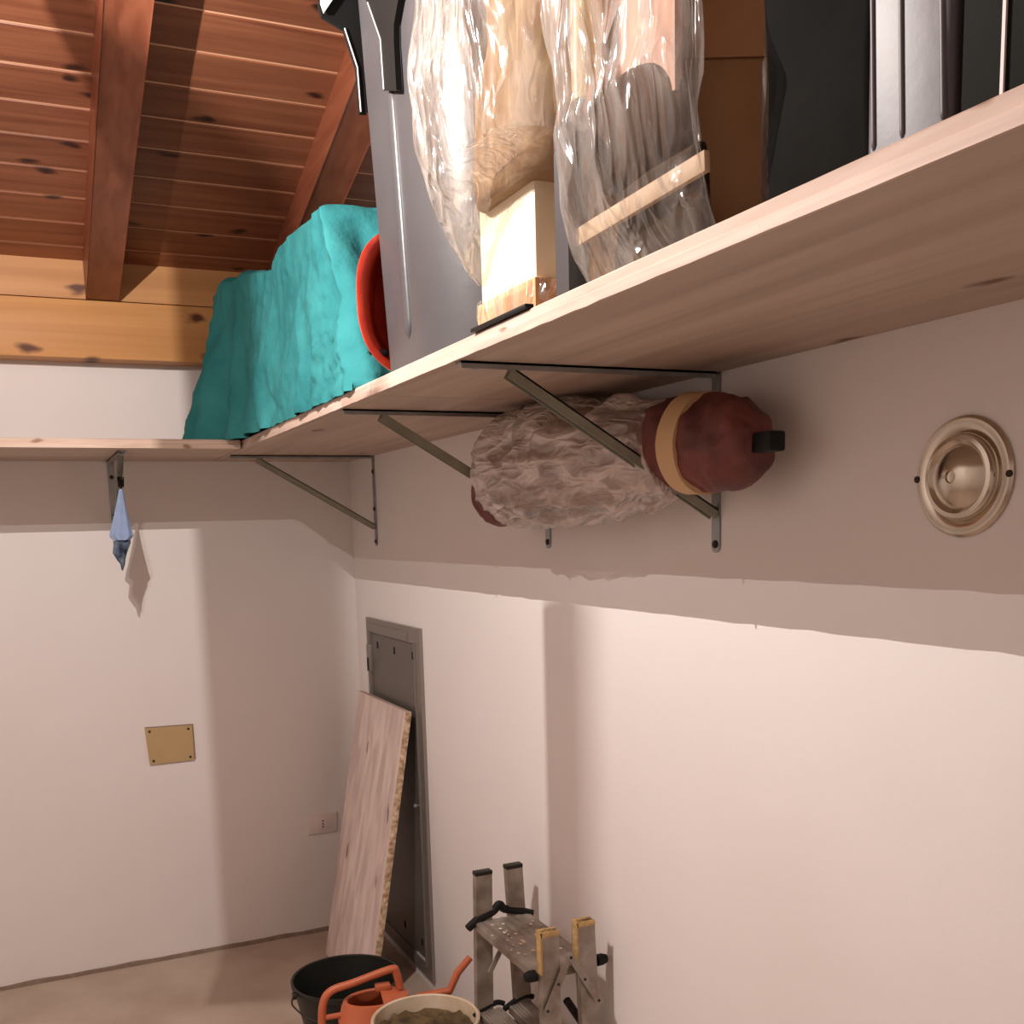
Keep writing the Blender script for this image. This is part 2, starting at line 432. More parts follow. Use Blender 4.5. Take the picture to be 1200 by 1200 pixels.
# wall plate beam: tall lower piece and thinner board above
V, Fc = box(XL, 0, -0.10, 0.0, 2.232, 2.425); struct(link('trim_1', V, Fc, M_PINE, bevel=0.003))
V, Fc = box(XL, 0, -0.097, 0.0, 2.428, cz(-0.097) + 0.004); struct(link('trim_2', V, Fc, M_PINE))
# sealant bead along the foot of the back wall
pts = []
V = []; Fc = []
n = 120
for k in range(n + 1):
    x = XL + (-XL) * k / n
    h = 0.014 + 0.005 * noise.noise(Vector((x * 9, 0, 0))); dpt = 0.012 + 0.004 * noise.noise(Vector((x * 7, 3, 0)))
    V += [Vector((x, 0, h)), Vector((x, -dpt * 0.7, h * 0.8)), Vector((x, -dpt, 0))]
for k in range(n):
    a = k * 3; Fc += [(a, a + 1, a + 4, a + 3), (a + 1, a + 2, a + 5, a + 4)]
struct(link('baseboard_back', V, Fc, M_SEAL, smooth=True))

# ------------------------------------------------------------------ work lamp (hangs off the left-hand rafter, outside the frame), plus added light-blocking strips
lamp = thing('work_lamp', Vector((LAMP.x, LAMP.y, LAMP.z)), 'unseen work lamp with added light-blocking strips, hanging from a rafter above the left edge of the frame', 'lamp')
ztop = cz(LAMP.y) - 0.002
link('cord', *tube([(LAMP.x, LAMP.y, LAMP.z + 0.14), (LAMP.x, LAMP.y, ztop)], 0.004), M_BLACK, lamp, smooth=True)
link('socket', *lathe([(0.0, 0.15), (0.012, 0.15), (0.016, 0.13), (0.016, 0.075), (0.0, 0.07)], LAMP, n=16), M_BLACK, lamp, smooth=True)
def blocker_strip(c, r0, r1, prof):
    """added curved strip that blocks lamp light, given as azimuth range at several elevations"""
    n = 10; outer = []; V = []; Fc = []
    for el, a0, a1 in prof:
        for k in range(n + 1):
            a = math.radians(lerp(a0, a1, k / n)); rr = lerp(r0, r1, k / n)
            p = Vector((math.sin(a) * rr, math.cos(a) * rr, rr * math.tan(math.radians(el))))
            V += [c + p, c + p * 1.02]
    m = n + 1
    for j in range(len(prof) - 1):
        for k in range(n):
            a = (j * m + k) * 2; b = ((j + 1) * m + k) * 2
            Fc += [(a, a + 2, b + 2, b), (a + 1, b + 1, b + 3, a + 3)]
    return V, Fc
link('light_blocker', *blocker_strip(LAMP, 0.055, 0.022, [(-54, 17.2, 29.5), (-20, 17.2, 29.5), (0, 17.2, 29.8), (5, 16.4, 30.5), (9, 15.5, 26), (14, 14.2, 20.5), (22, 14, 20.0)]), M_LAMPSH, lamp)  # added unseen strip, shaped to shade part of the back wall and ceiling
link('light_blocker', *blocker_strip(LAMP, 0.060, 0.009, [(-66, 65.6, 75), (-50, 65.6, 75), (-38.8, 65.6, 75)]), M_LAMPSH, lamp)  # added unseen strip, shaped to throw a shaded band on the right wall
ld = bpy.data.lights.new('work_lamp_bulb', 'POINT'); ld.energy = LAMP_W; ld.color = LAMP_COL; ld.shadow_soft_size = 0.0007
lo = bpy.data.objects.new('work_lamp_bulb', ld); col.objects.link(lo); lo.location = LAMP
ld2 = bpy.data.lights.new('work_lamp_led', 'POINT'); ld2.energy = LAMP2_W; ld2.color = LAMP_COL; ld2.shadow_soft_size = 0.0007
lo2 = bpy.data.objects.new('work_lamp_led', ld2); col.objects.link(lo2); lo2.location = LAMP2
link('led_arm', *tube([LAMP + Vector((0, 0, .10)), LAMP2 + Vector((0, 0, .06)), LAMP2 + Vector((0, 0, .03))], 0.004), M_LAMPSH, lamp, smooth=True)

# ------------------------------------------------------------------ shelf boards
ZB, ZT, XF, YF = 1.892, 1.920, -0.524, -0.602
def ragged_board(x0, x1, y0, y1, m, me, face, name, label, seed):
    """board with a slightly uneven bottom front edge; separate worn front edge strip"""
    t = thing(name, ((x0 + x1) / 2, (y0 + y1) / 2, ZB), label, 'shelf')
    n = 90
    if face == 'x':
        link('panel', *box(x0 + 0.004, x1, y0, y1, ZB, ZT), m, t)
        secs = []
        for k in range(n + 1):
            yy = lerp(y0, y1, k / n); w1 = 0.0016 * noise.noise(Vector((yy * 23, seed, 0))); w2 = 0.0012 * noise.noise(Vector((yy * 41, seed, 5)))
            secs.append([Vector((x0 + 0.004, yy, ZB - 0.0005)), Vector((x0 + w1 * .5, yy, ZB + w1)), Vector((x0 + 0.0005, yy, ZB + 0.0135)), Vector((x0 + 0.0022, yy, ZB + 0.015)),
                         Vector((x0 + 0.0012 + w1 * .4, yy, ZT - 0.002)), Vector((x0 + 0.004, yy, ZT + 0.0006 + w2 * .3))])
        link('front_edge', *loft(secs), me, t)
    else:
        link('panel', *box(x0, x1, y0 + 0.004, y1, ZB, ZT), m, t)
        secs = []
        for k in range(n + 1):
            xx = lerp(x0, x1, k / n); w1 = 0.0016 * noise.noise(Vector((xx * 23, seed, 0))); w2 = 0.0012 * noise.noise(Vector((xx * 41, seed, 5)))
            secs.append([Vector((xx, y0 + 0.004, ZB - 0.0005)), Vector((xx, y0 + w1 * .5, ZB + w1)), Vector((xx, y0 + 0.0005, ZB + 0.0135)), Vector((xx, y0 + 0.0022, ZB + 0.015)),
                         Vector((xx, y0 + 0.0012 + w1 * .4, ZT - 0.002)), Vector((xx, y0 + 0.004, ZT + 0.0006 + w2 * .3))])
        link('front_edge', *loft(secs), me, t)
    return t
ragged_board(XF, -0.001, -1.768, -0.002, M_SHELF, M_EDGE, 'x', 'shelf_board', 'whitewashed shelf board in the corner under the teal cloth cover', 1)
ragged_board(XF, -0.001, -1.985, -1.771, M_SHELF, M_EDGE, 'x', 'shelf_board', 'short whitewashed shelf filler board under the red basin', 2)
ragged_board(XF, -0.001, -4.9, -1.988, M_SHELF, M_EDGE, 'x', 'shelf_board', 'long whitewashed shelf board on the right wall under the bins and bagged things', 3)
ragged_board(XL + 0.01, XF - 0.006, YF, -0.002, M_SHELFX, M_EDGEX, 'y', 'shelf_board', 'whitewashed shelf board along the left-hand wall, below the pine beam', 4)

# ------------------------------------------------------------------ brackets
def bracket(y, label, brace=True, ztip=1.565, xfront=-0.515, rot_back=False, x=0):
    """right-wall bracket at y (or back-wall bracket at x): wall plate, arm, brace, bolts"""
    def T(p):           # p = (out from wall, along wall, z)
        return Vector((-p[0], y + p[1], p[2])) if not rot_back else Vector((x + p[1], -p[0], p[2]))
    def TB(a, b, c):
        (o0, o1), (l0, l1), (z0, z1) = a, b, c
        vv, ff = box(0, 1, 0, 1, 0, 1)
        return [T((lerp(o0, o1, v.x), lerp(l0, l1, v.y), lerp(z0, z1, v.z))) for v in vv], ff
    t = thing('shelf_bracket', T((0, 0, ztip)), label, 'bracket', None)
    # plate with rounded foot
    poly = [(-.0125, ZB), (.0125, ZB), (.0125, ztip + .0125)] + [(.0125 * math.cos(a), ztip + .0125 - .0125 * math.sin(a)) for a in [PI * k / 8 for k in range(1, 8)]] + [(-.0125, ztip + .0125)]
    v, f = prism([T((0.0005, a, z)) for a, z in poly], T((1, 0, 0)) - T((0, 0, 0)), 0.0035)
    link('wall_plate', v, f, M_STEEL, t)
    v, f = join(TB((0.012, -xfront), (-.0125, .0125), (ZB - .004, ZB - .0003)), TB((0.012, -xfront), (-.0125, -.010), (ZB - .012, ZB - .0003)))
    link('arm', v, f, M_STEEL, t)
    a = T((-xfront - 0.09, 0, ZB - .006)); b = T((0.006, 0, 1.642))
    v, f = bar(a, b, 0.020, 0.003, up=Vector((0, 0, 1)), ext=0.0)
    al = T((0, 0.009, 0)) - T((0, 0, 0)); dn_ = Vector((0, 0, -0.009))
    v2, f2 = join((v, f), bar(a + al + dn_, b + al + dn_, 0.002, 0.019, up=Vector((0, 0, 1))), bar(a - al + dn_, b - al + dn_, 0.002, 0.019, up=Vector((0, 0, 1))))
    link('brace', v2, f2, M_BRACE, t)
    bm = [lathe([(0, .009), (.005, .0085), (.0075, .006), (.0078, 0.004)], T((0, 0, z)), T((1, 0, 0)) - T((0, 0, 0)), n=12) for z in (ztip + .016, 1.835, 1.70)]
    for q in bm: link('bolt', *q, M_DARKSTEEL, t, smooth=True)
    link('bolt', *lathe([(0, .009), (.005, .0085), (.0085, .006), (.0085, 0.0)], T((-xfront - 0.03, 0, ZB - .004)), (0, 0, -1), n=12), M_STEEL, t, smooth=True)
    return t
bracket(-0.318, 'galvanised shelf bracket nearest the room corner, above the hatch')
bracket(-1.735, 'galvanised shelf bracket at the burgundy left end of the wrapped bundle')
bracket(-2.440, 'galvanised shelf bracket behind the taped right end of the wrapped bundle', ztip=1.562)
bracket(0, 'galvanised shelf bracket on the left-hand wall with the blue rag hanging from it', rot_back=True, x=-0.882)

# ------------------------------------------------------------------ teal cloth cover
def teal():
    t = None
    N1, N2, N3 = 150, 34, 60       # along y, along x, along z
    def pt(a, b, c):
        """a: 0 far..1 near, b: 0 front(room)..1 wall, c: 0 bottom..1 top"""
        y_t = lerp(-0.40, -1.63, a); y_b = lerp(-0.33, -1.885, a)
        cc = c
        y = lerp(y_b, y_t, cc ** 0.9) if a > 0.5 else lerp(y_b, y_t, cc)
        zt = interp(-y, [(0.3, 2.36), (0.42, 2.42), (0.5, 2.435), (0.8, 2.40), (1.06, 2.350), (1.12, 2.372), (1.17, 2.392), (1.3, 2.392), (1.6, 2.368), (1.95, 2.36)])
        xf_t = interp(-y, [(0.3, -0.57), (0.6, -0.535), (1.0, -0.505), (1.1, -0.50), (1.63, -0.50)])
        xf_b = interp(-y, [(0.3, -0.655), (0.56, -0.635), (0.64, -0.545), (1.2, -0.528), (1.8, -0.522), (1.9, -0.505)])
        xf = lerp(xf_b, xf_t, sstep(0, 0.85, cc))
        x = lerp(xf, -0.10, b)
        z = lerp(1.9225, zt, c)
        # round the top edges
        return Vector((x, y, z))
    V = []; idx = {}; Fc = []
    def add(a, b, c):
        k = (round(a * N1), round(b * N2), round(c * N3))
        if k not in idx: idx[k] = len(V); V.append((a, b, c))
        return idx[k]
    for i in range(N1):
        for k in range(N3):
            for b in (0, 1):
                Fc.append((add(i / N1, b, k / N3), add((i + 1) / N1, b, k / N3), add((i + 1) / N1, b, (k + 1) / N3), add(i / N1, b, (k + 1) / N3)))
        for j in range(N2):
            Fc.append((add(i / N1, j / N2, 1), add((i + 1) / N1, j / N2, 1), add((i + 1) / N1, (j + 1) / N2, 1), add(i / N1, (j + 1) / N2, 1)))
    for j in range(N2):
        for k in range(N3):
            for a in (0, 1):
                Fc.append((add(a, j / N2, k / N3), add(a, (j + 1) / N2, k / N3), add(a, (j + 1) / N2, (k + 1) / N3), add(a, j / N2, (k + 1) / N3)))
    P3 = []
    for a, b, c in V:
        p = pt(a, b, c)
        # outward direction
        n = Vector((0, 0, 0))
        if b == 0: n.x -= 1
        if b == 1: n.x += 1
        if a == 0: n.y += 1
        if a == 1: n.y -= 1
        if c == 1: n.z += 1
        corner = n.length > 1.1
        if n.length: n.normalize()
        s = (p.y if b in (0, 1) else p.x)
        low = (1 - c)
        # hanging folds get deeper toward the hem
        warp = noise.noise(Vector((s * 3, c * 1.6, 4))) * 0.9
        fold = math.sin((s * 30 + warp * 5)) * 0.011 * low ** 1.2 + 0.006 * math.sin(s * 13 + c * 4)
        if b == 0 and p.y > -0.75: fold = math.sin(s * 46 + warp * 3 + c * 1.5) * 0.024 * (low ** 0.7)
        d = fold
        d += 0.012 * noise.noise(p * 7) + 0.016 * (0.3 - abs(noise.noise(Vector((p.x * 13, p.y * 13, p.z * 9))))) + 0.009 * (0.3 - abs(noise.noise(p * 24))) 
        # gathered crumples near the near lower hem
        gth = sstep(-1.35, -1.7, p.y) * sstep(0.75, 0.2, c)
        d += gth * (0.016 * (0.5 - abs(noise.noise(Vector((p.x * 10, p.y * 9, p.z * 38))))) + 0.009 * noise.noise(p * 40))
        # long diagonal crease on the near end
        if b == 0:
            line = -1.63 - 0.21 * (1 - c)
            d += 0.010 * math.exp(-((p.y - line) / 0.022) ** 2) - 0.034 * math.exp(-((p.y - line + 0.055) / 0.03) ** 2) * sstep(1, .8, c)
            hem = math.exp(-((c - 0.03) / 0.03) ** 2); d += hem * 0.006
        if a == 1:
            d += 0.035 * noise.noise(Vector((p.x * 11, 0, p.z * 4))) * (0.3 + low) - 0.05 * math.exp(-((p.x + 0.44 - 0.10 * low) / 0.03) ** 2) * min(1, low * 3)
        p = p + n * d
        if corner: p -= n * 0.020
        if b == 0 and p.y < -0.62:
            p.x = min(p.x, lerp(-0.5285, -0.50, min(1, c * 5)))
            if c < 0.001: p.z = 1.9165 + 0.0025 * noise.noise(p * 30)
        if a == 1 and b > 0 and c == 0: p.z = 1.9212
        if a == 0 or (b == 0 and p.y >= -0.62):
            if c == 0: p.z = 1.9212
        P3.append(p)
    o = link('cloth_cover', P3, Fc, M_TEAL, None, smooth=True, angle=180)
    bm = bmesh.new(); bm.from_mesh(o.data)
    hard = [v for v in bm.verts if v.co.z > 1.935]
    bmesh.ops.smooth_vert(bm, verts=hard, factor=0.5, use_axis_x=True, use_axis_y=True, use_axis_z=True)
    edge = [v for v in hard if v.normal.z > 0.25 or (v.normal.x < -0.2 and v.normal.y < -0.2)]
    for _ in range(5): bmesh.ops.smooth_vert(bm, verts=edge, factor=0.5, use_axis_x=True, use_axis_y=True, use_axis_z=True)
    bm.to_mesh(o.data); bm.free()
    o.location = (0, 0, 0)
    return tag(o, 'teal cloth cover draped over a bulky machine in the shelf corner', 'cloth cover')
teal_o = teal()

# ------------------------------------------------------------------ red basin standing on edge
rb = thing('plastic_basin', (-0.35, -1.98, ZT), 'red plastic basin standing on its edge between the teal cover and grey bin', 'basin')
def sellipse(hx, hz, y, n=64, e=2.7):
    out = []
    for i in range(n):
        a = 2 * PI * i / n; c_, s_ = math.cos(a), math.sin(a)
        out.append(Vector((-0.378 + hx * math.copysign(abs(c_) ** (2 / e), c_), y + 0.03 * c_ * hx / .17, ZT + 0.1525 + hz * math.copysign(abs(s_) ** (2 / e), s_))))
    return out
prof = [(0.110, 0.100, -1.915), (0.125, 0.110, -1.918), (0.140, 0.124, -1.95), (0.158, 0.136, -1.985), (0.172, 0.146, -1.988), (0.178, 0.151, -1.991), (0.178, 0.151, -1.997), (0.168, 0.143, -1.999), (0.160, 0.138, -1.996), (0.152, 0.132, -1.990), (0.134, 0.118, -1.95), (0.116, 0.102, -1.924)]
link('shell', *loft([sellipse(*q) for q in prof]), M_RED, rb, smooth=True)
v, f = bar(P(433, 411, 1, -2.012), P(454, 415, 1, -2.012), 0.012, 0.014)
link('handle', v, f, M_BLACK, rb, bevel=0.003)

# ------------------------------------------------------------------ grey bins
b1 = thing('storage_bin', (-0.32, -2.27, ZT), 'tall grey plastic bin with black clasps beside the teal cover', 'bin')
secs = []
for k in range(17):
    z = lerp(ZT + 0.0015, 2.66, k / 16); u = k / 16
    x0_, y0_, y1_ = lerp(-0.505, -0.515, u), lerp(-2.462, -2.485, u), lerp(-2.035, -1.955, u)
    sec = []
    for cx, cy, a0, r in ((-0.14 - .05, y1_ - .05, 0, .05), (x0_ + .035, y1_ - .035, 90, .035), (x0_ + .24, y0_ + .24, 180, .24), (-0.14 - .05, y0_ + .05, 270, .05)):
        for q in range(13):
            a = math.radians(a0 + 90 * q / 12); sec.append(Vector((cx + r * math.cos(a), cy + r * math.sin(a), z)))
    secs.append(sec)
link('body', *loft(secs), M_BIN, b1, smooth=True, angle=50)
def ridge(pa, pb, w, h, nrm):
    """long rounded rib lying on a face"""
    pa, pb = Vector(pa), Vector(pb); n = Vector(nrm).normalized(); d = (pb - pa).normalized(); s = d.cross(n)
    secs = []; m = 40
    for k in range(m + 1):
        t = k / m; e = min(1, min(t, 1 - t) * 22) ** 0.5
        p = pa.lerp(pb, t); sec = []
        for q in range(9):
            a = PI * q / 8
            sec.append(p + s * (math.cos(a) * w / 2 * max(e, .05)) + n * (math.sin(a) * h * max(e, .02) - 0.002))
        secs.append(sec)
    return loft(secs, False, False)
xw = lambda z: lerp(-0.505, -0.515, (z - ZT) / .74)
pa = P(457, 100, 0, -0.512); pb = P(479, 398, 0, -0.507)
link('rib', *ridge(pa, pb, 0.034, 0.008, (-1, 0, 0)), M_BIN, b1, smooth=True)
def clasp(poly_px, ax, v, nrm, th, edge_px):
    pts = [P(x, y, ax, v) for x, y in poly_px]
    return prism(pts, nrm, th)
B1P = [(429, -30), (472, -30), (466, 0), (461, 28), (461, 50), (464, 105), (450, 105), (446, 46), (431, 3), (425, -10)]
c1 = link('clasp', *clasp(B1P, 0, -0.526, (1, 0, 0), 0.012, None), M_BLACK, b1, bevel=0.002)
A1P = [(378, -25), (428, -25), (428, 25), (427, 60), (430, 131), (423, 131), (419, 79), (404, 33), (378, 17), (375, 5)]
c2 = link('clasp', *clasp(A1P, 1, -1.952, (0, 1, 0), 0.012, None), M_BLACK, b1, bevel=0.002)
# pale worn edges of the clasps
def strip(px, ax, v, r=0.0016):
    return tube([P(x, y, ax, v) for x, y in px], r, 6)
M_WEAR_GLINT = mat('pale_wear_and_glint', srgb(210, 204, 200), 0.5)  # clasp wear; also the painted highlight on the crate
link('worn_edge', *strip([(404, 33), (419, 79), (423, 131)], 1, -1.9545), M_WEAR_GLINT, c2)
link('worn_edge', *strip([(431, 3), (446, 46), (450, 105)], 0, -0.5262), M_WEAR_GLINT, c1)
link('lid', *loft([rrect(-0.535, -0.12, -2.488, -1.94, .055, z, 8) for z in (2.655, 2.70)]), M_BLACK, b1, smooth=True)
link('tab', *prism([P(x, y, 1, -1.956) for x, y in [(376, -12), (398, -12), (379, 16), (375, 4)]], (0, -1, 0), 0.006), M_WEAR_GLINT, b1)

b2 = thing('storage_bin', (-0.40, -3.43, ZT), 'glossy grey ribbed plastic bin at the right end of the shelf', 'bin')
def b2sec(z):
    u = (z - ZT) / 0.5
    y0, y1 = -3.452, -3.360 + 0.006 * u
    return rrect(-0.508, -0.12, y0, y1, 0.008, z, 5)
link('body', *loft([b2sec(z) for z in (ZT + .0015, 2.1, 2.3, 2.6)]), M_BIN2, b2, smooth=True, angle=50)
for (x0, x1) in ((1019, 1026), (1052, 1060), (1100, 1108)):
    pa = P((x0 + x1) / 2, -40, 0, -0.508); pb = P((x0 + x1) / 2 + 2, 168 - (x0 - 1019) * .45, 0, -0.508)
    link('rib', *ridge(pa, (pb.x, pb.y, ZT + .004), 0.007, 0.004, (-1, 0, 0)), M_BIN2, b2, smooth=True)
g1 = thing('plastic_crate', (-0.30, -3.62, ZT), 'dark green plastic crate at the far right of the shelf', 'crate')
link('side_wall', *box(-0.505, -0.10, -3.64, -3.458, ZT + .001, 2.5), M_GREEN, g1, bevel=0.004)
e = P(1177, 50, 0, -0.506)
link('edge_highlight', *box(-0.5075, -0.5055, e.y - .0015, e.y + .0015, ZT + .001, 2.5), M_WEAR_GLINT, g1)  # thin pale strip painted in as a highlight line on the crate
k1 = link('black_sack', *loft([rrect(-0.50, -0.12, -4.0, -3.645, 0.03, z, 6) for z in (ZT + .002, 2.1, 2.3, 2.5)]), M_BLACK, None, smooth=True)
tag(k1, 'black sack at the extreme right end of the shelf', 'bag')

# ------------------------------------------------------------------ bags and boxes
def bag_surface(rows, x_wall, film_mat, name, parent, amp=0.018, seed=0, nz=70, skew=0.0, hemf=None):
    """rows: (z, y_near, y_far, x_front); closed rounded loops with crumpled displacement"""
    secs = []
    z0, z1 = rows[0][0], rows[-1][0]
    for k in range(nz + 1):
        z = lerp(z0, z1, k / nz)
        yn = interp(z, [(r[0], r[1]) for r in rows]); yf = interp(z, [(r[0], r[2]) for r in rows]); xf = interp(z, [(r[0], r[3]) for r in rows])
        loop = rrect(xf, x_wall, yn, yf, 0.045, z, 6)
        # densify
        dl = []
        if skew: loop = [Vector((p.x, p.y + (p.x - xf) * skew * (yf - p.y) / (yf - yn), p.z)) for p in loop]
        for i in range(len(loop)):
            a = loop[i]; b = loop[(i + 1) % len(loop)]
            m = max(1, int((b - a).length / 0.010))
            for q in range(m): dl.append(a.lerp(b, q / m))
        secs.append(dl)
    # resample to equal counts
    cnt = 200
    out = []
    for dl in secs:
        L = [0]
        for i in range(len(dl)): L.append(L[-1] + (dl[(i + 1) % len(dl)] - dl[i]).length)
        row = []; j = 0
        for q in range(cnt):
            s = L[-1] * q / cnt
            while L[j + 1] < s: j += 1
            t = (s - L[j]) / max(1e-9, L[j + 1] - L[j])
            row.append(dl[j].lerp(dl[(j + 1) % len(dl)], t))
        out.append(row)
    cxy = [sum((p for p in r), Vector((0, 0, 0))) / len(r) for r in out]
    res = []
    for r, c in zip(out, cxy):
        rr = []
        for p in r:
            n = (p - c); n.z = 0; n.normalize()
            q = Vector((p.x * 1.0, p.y * 1.0, p.z * 0.5)) + Vector((seed, 0, 0))
            d = amp * (0.45 - abs(noise.noise(q * 11))) * 1.2 + amp * 0.8 * (0.4 - abs(noise.noise(q * 23 + Vector((0, 9, 0))))) + amp * 0.9 * noise.noise(q * 5)
            low = sstep(0.0, 0.05, p.z - z0)
            q2 = p + n * d * (0.35 + 0.65 * low)
            if hemf: q2.z += hemf(p) * (1 - sstep(0, 0.16, p.z - z0))
            rr.append(q2)
        res.append(rr)
    return link(name, *loft(res, False, False), film_mat, parent, smooth=True, angle=180)

# bag 1: cream foam blocks and cushion in a clear bag
g = thing('bagged_foam_block', (-0.36, -2.62, ZT), 'cream block and beige cushion in a crumpled clear plastic bag', 'bagged bundle')
link('foam_block', *box(-0.498, -0.20, -2.700, -2.500, ZT + 0.014, 2.20), M_CREAM, g, bevel=0.008)
link('block_base', *box(-0.502, -0.18, -2.705, -2.495, ZT + 0.001, ZT + 0.05), M_CARD, g, bevel=0.003)
def cushion():
    secs = []
    for k in range(31):
        u = k / 30; z = lerp(2.10, 2.68, u)
        bul = 0.02 * math.sin(u * PI * 3 + .4) + 0.02 * noise.noise(Vector((0, 0, z * 9)))
        secs.append([p + Vector((0.012 * noise.noise(p * 14), 0.012 * noise.noise(p * 12 + Vector((4, 0, 0))), 0)) for p in rrect(-0.515 - bul * .4, -0.16, -2.755 - bul * .5, -2.52 + bul * .2, 0.05, z, 8)])
    return loft(secs)
link('cushion', *cushion(), M_BEIGE, g, smooth=True, angle=180)
bag_surface([(ZT + .002, -2.713, -2.492, -0.508), (1.945, -2.715, -2.492, -0.511), (1.968, -2.712, -2.493, -0.509)], -0.17, M_FILM, 'film_hem', g, amp=0.010, seed=5, nz=14)
bag_surface([(2.0, -2.72, -2.492, -0.517), (2.02, -2.74, -2.490, -0.532), (2.08, -2.775, -2.488, -0.565), (2.163, -2.785, -2.486, -0.585), (2.283, -2.79, -2.486, -0.600), (2.40, -2.79, -2.486, -0.592), (2.72, -2.79, -2.486, -0.585)], -0.12, M_FILM, 'plastic_bag', g, amp=0.020, seed=3, hemf=lambda p: 0.12 * sstep(-2.50, -2.64, p.y) if p.x < -0.4 else 0.0)
# black strip lying on the shelf lip under that bag
a = P(552, 391, 0, -0.528); b_ = P(616, 361, 0, -0.528)
o = link('flat_bar', *bar((-0.522, a.y, ZT + 0.0042), (-0.522, b_.y, ZT + 0.0042), 0.014, 0.006), M_BLACK, None, bevel=0.001)
tag(o, 'thin black flat bar on the shelf lip under the bagged cream block', 'bar')
# grey metal profile between the two bags
o = link('metal_profile', *join(box(-0.520, -0.517, -2.838, -2.808, ZT + .001, 2.12), box(-0.520, -0.49, -2.841, -2.838, ZT + .001, 2.12), box(-0.520, -0.49, -2.808, -2.805, ZT + .001, 2.12)), M_BIN, None)
tag(o, 'upright grey metal channel standing between the two clear plastic bags', 'profile')

# bag 2: fan packed in a clear bag
g = thing('bagged_fan', (-0.36, -2.99, ZT), 'pedestal fan parts packed in a clear plastic bag beside the brown carton', 'bagged fan')
pc = P(679, 100, 0, -0.49)
link('post', *lathe([(0.021, 2.16 - ZT), (0.021, 0.75)], (pc.x + .01, pc.y - .004, ZT), n=24), mat('cream_enamel', srgb(240, 220, 170), 0.35), g, smooth=True)
link('inner_sheet', *box(-0.455, -0.445, -2.99, -2.86, 2.12, 2.7), mat('pinkish_card', srgb(206, 170, 150), 0.8, var=0.1, scale=6), g)
dc = P(724, 156, 0, -0.465)
secs = [(0.0, -0.040), (0.05, -0.035), (0.085, -0.018), (0.098, 0.0), (0.092, 0.014), (0.06, 0.03), (0.0, 0.035)]
mh = link('motor_housing', *lathe(secs, dc + Vector((0.025, 0, 0)), (1, 0.0, 0.25), n=40, sx=1.25, sy=0.74), mat('smoky_grey_plastic', srgb(84, 66, 54), 0.75, spec=0.12, var=0.15, scale=10), g, smooth=True)
kc = P(667, 156, 0, -0.505)
link('knob', *lathe([(0, -0.014), (0.009, -0.012), (0.013, 0), (0.012, 0.012), (0, 0.016)], kc, (-1, 0, 0.2), n=20), M_BLACK, g, smooth=True)
a = P(676, 280, 0, -0.505); b_ = P(829, 188, 0, -0.49)
link('wooden_slat', *bar(a, b_, 0.008, 0.022), mat('pale_slat', srgb(214, 186, 150), 0.6, var=0.1, scale=10), g, bevel=0.001)
def skewed(loop, k=1.4):
    xf = min(p.x for p in loop); y0 = min(p.y for p in loop); y1 = max(p.y for p in loop)
    return [Vector((p.x, p.y + (p.x - xf) * k * (y1 - p.y) / (y1 - y0), p.z)) for p in loop]
link('fan_base', *loft([skewed(l_) for l_ in [rrect(-0.482, -0.39, -3.10, -2.865, .04, z, 6) for z in (ZT + .002, 1.955)] + [rrect(-0.478, -0.39, -3.09, -2.88, .04, 2.03, 6), rrect(-0.46, -0.40, -3.06, -2.92, .02, 2.045, 6)]]), mat('dark_brown_plastic', srgb(62, 50, 38), 0.85, spec=0.1), g, smooth=True)
bag_surface([(ZT + .002, -3.162, -2.848, -0.512), (1.958, -3.162, -2.846, -0.53), (2.023, -3.162, -2.846, -0.548), (2.092, -3.162, -2.846, -0.562), (2.128, -3.158, -2.846, -0.552), (2.255, -3.15, -2.82, -0.552), (2.60, -3.14, -2.82, -0.552)], -0.395, M_FILM2, 'plastic_bag', g, amp=0.014, seed=11, skew=1.40)

# brown carton
g = thing('cardboard_box', (-0.3, -3.2, ZT), 'brown cardboard box standing between the clear bag and the dark sack', 'box')
Rb = Vector((-0.290, -2.940, 0)); ur = Vector((-0.908, 0.418, 0)); uf = Vector((0.418, 0.908, 0))
def rbox(z0, z1, e=0.0, w=0.098, d=0.13):
    q = [Rb - ur * e - uf * e, Rb + ur * (w + e) - uf * e, Rb + ur * (w + e) + uf * d, Rb - ur * e + uf * d]
    return prism([p + Vector((0, 0, z0)) for p in q], (0, 0, 1), z1 - z0)
zz = P(860, 70, 1, -2.92).z
link('carton_body', *rbox(ZT + .001, zz - .0015), M_CARD, g, bevel=0.002)
link('carton_flap', *rbox(zz, 2.5, 0.0015), M_CARD, g, bevel=0.001)
# dark bin liner
secs = []
for k in range(41):
    z = lerp(ZT + .002, 2.5, k / 40)
    lp = rrect(-0.485, -0.12, -3.343, -3.190, 0.012, z, 8)
    secs.append([p + Vector((0.014 * noise.noise(p * 7) , 0.0, 0)) for p in lp])
o = link('bin_liner_sack', *loft(secs), M_BAGDARK, None, smooth=True)
tag(o, 'dark olive bin liner sack between the brown box and the glossy grey bin', 'bag')

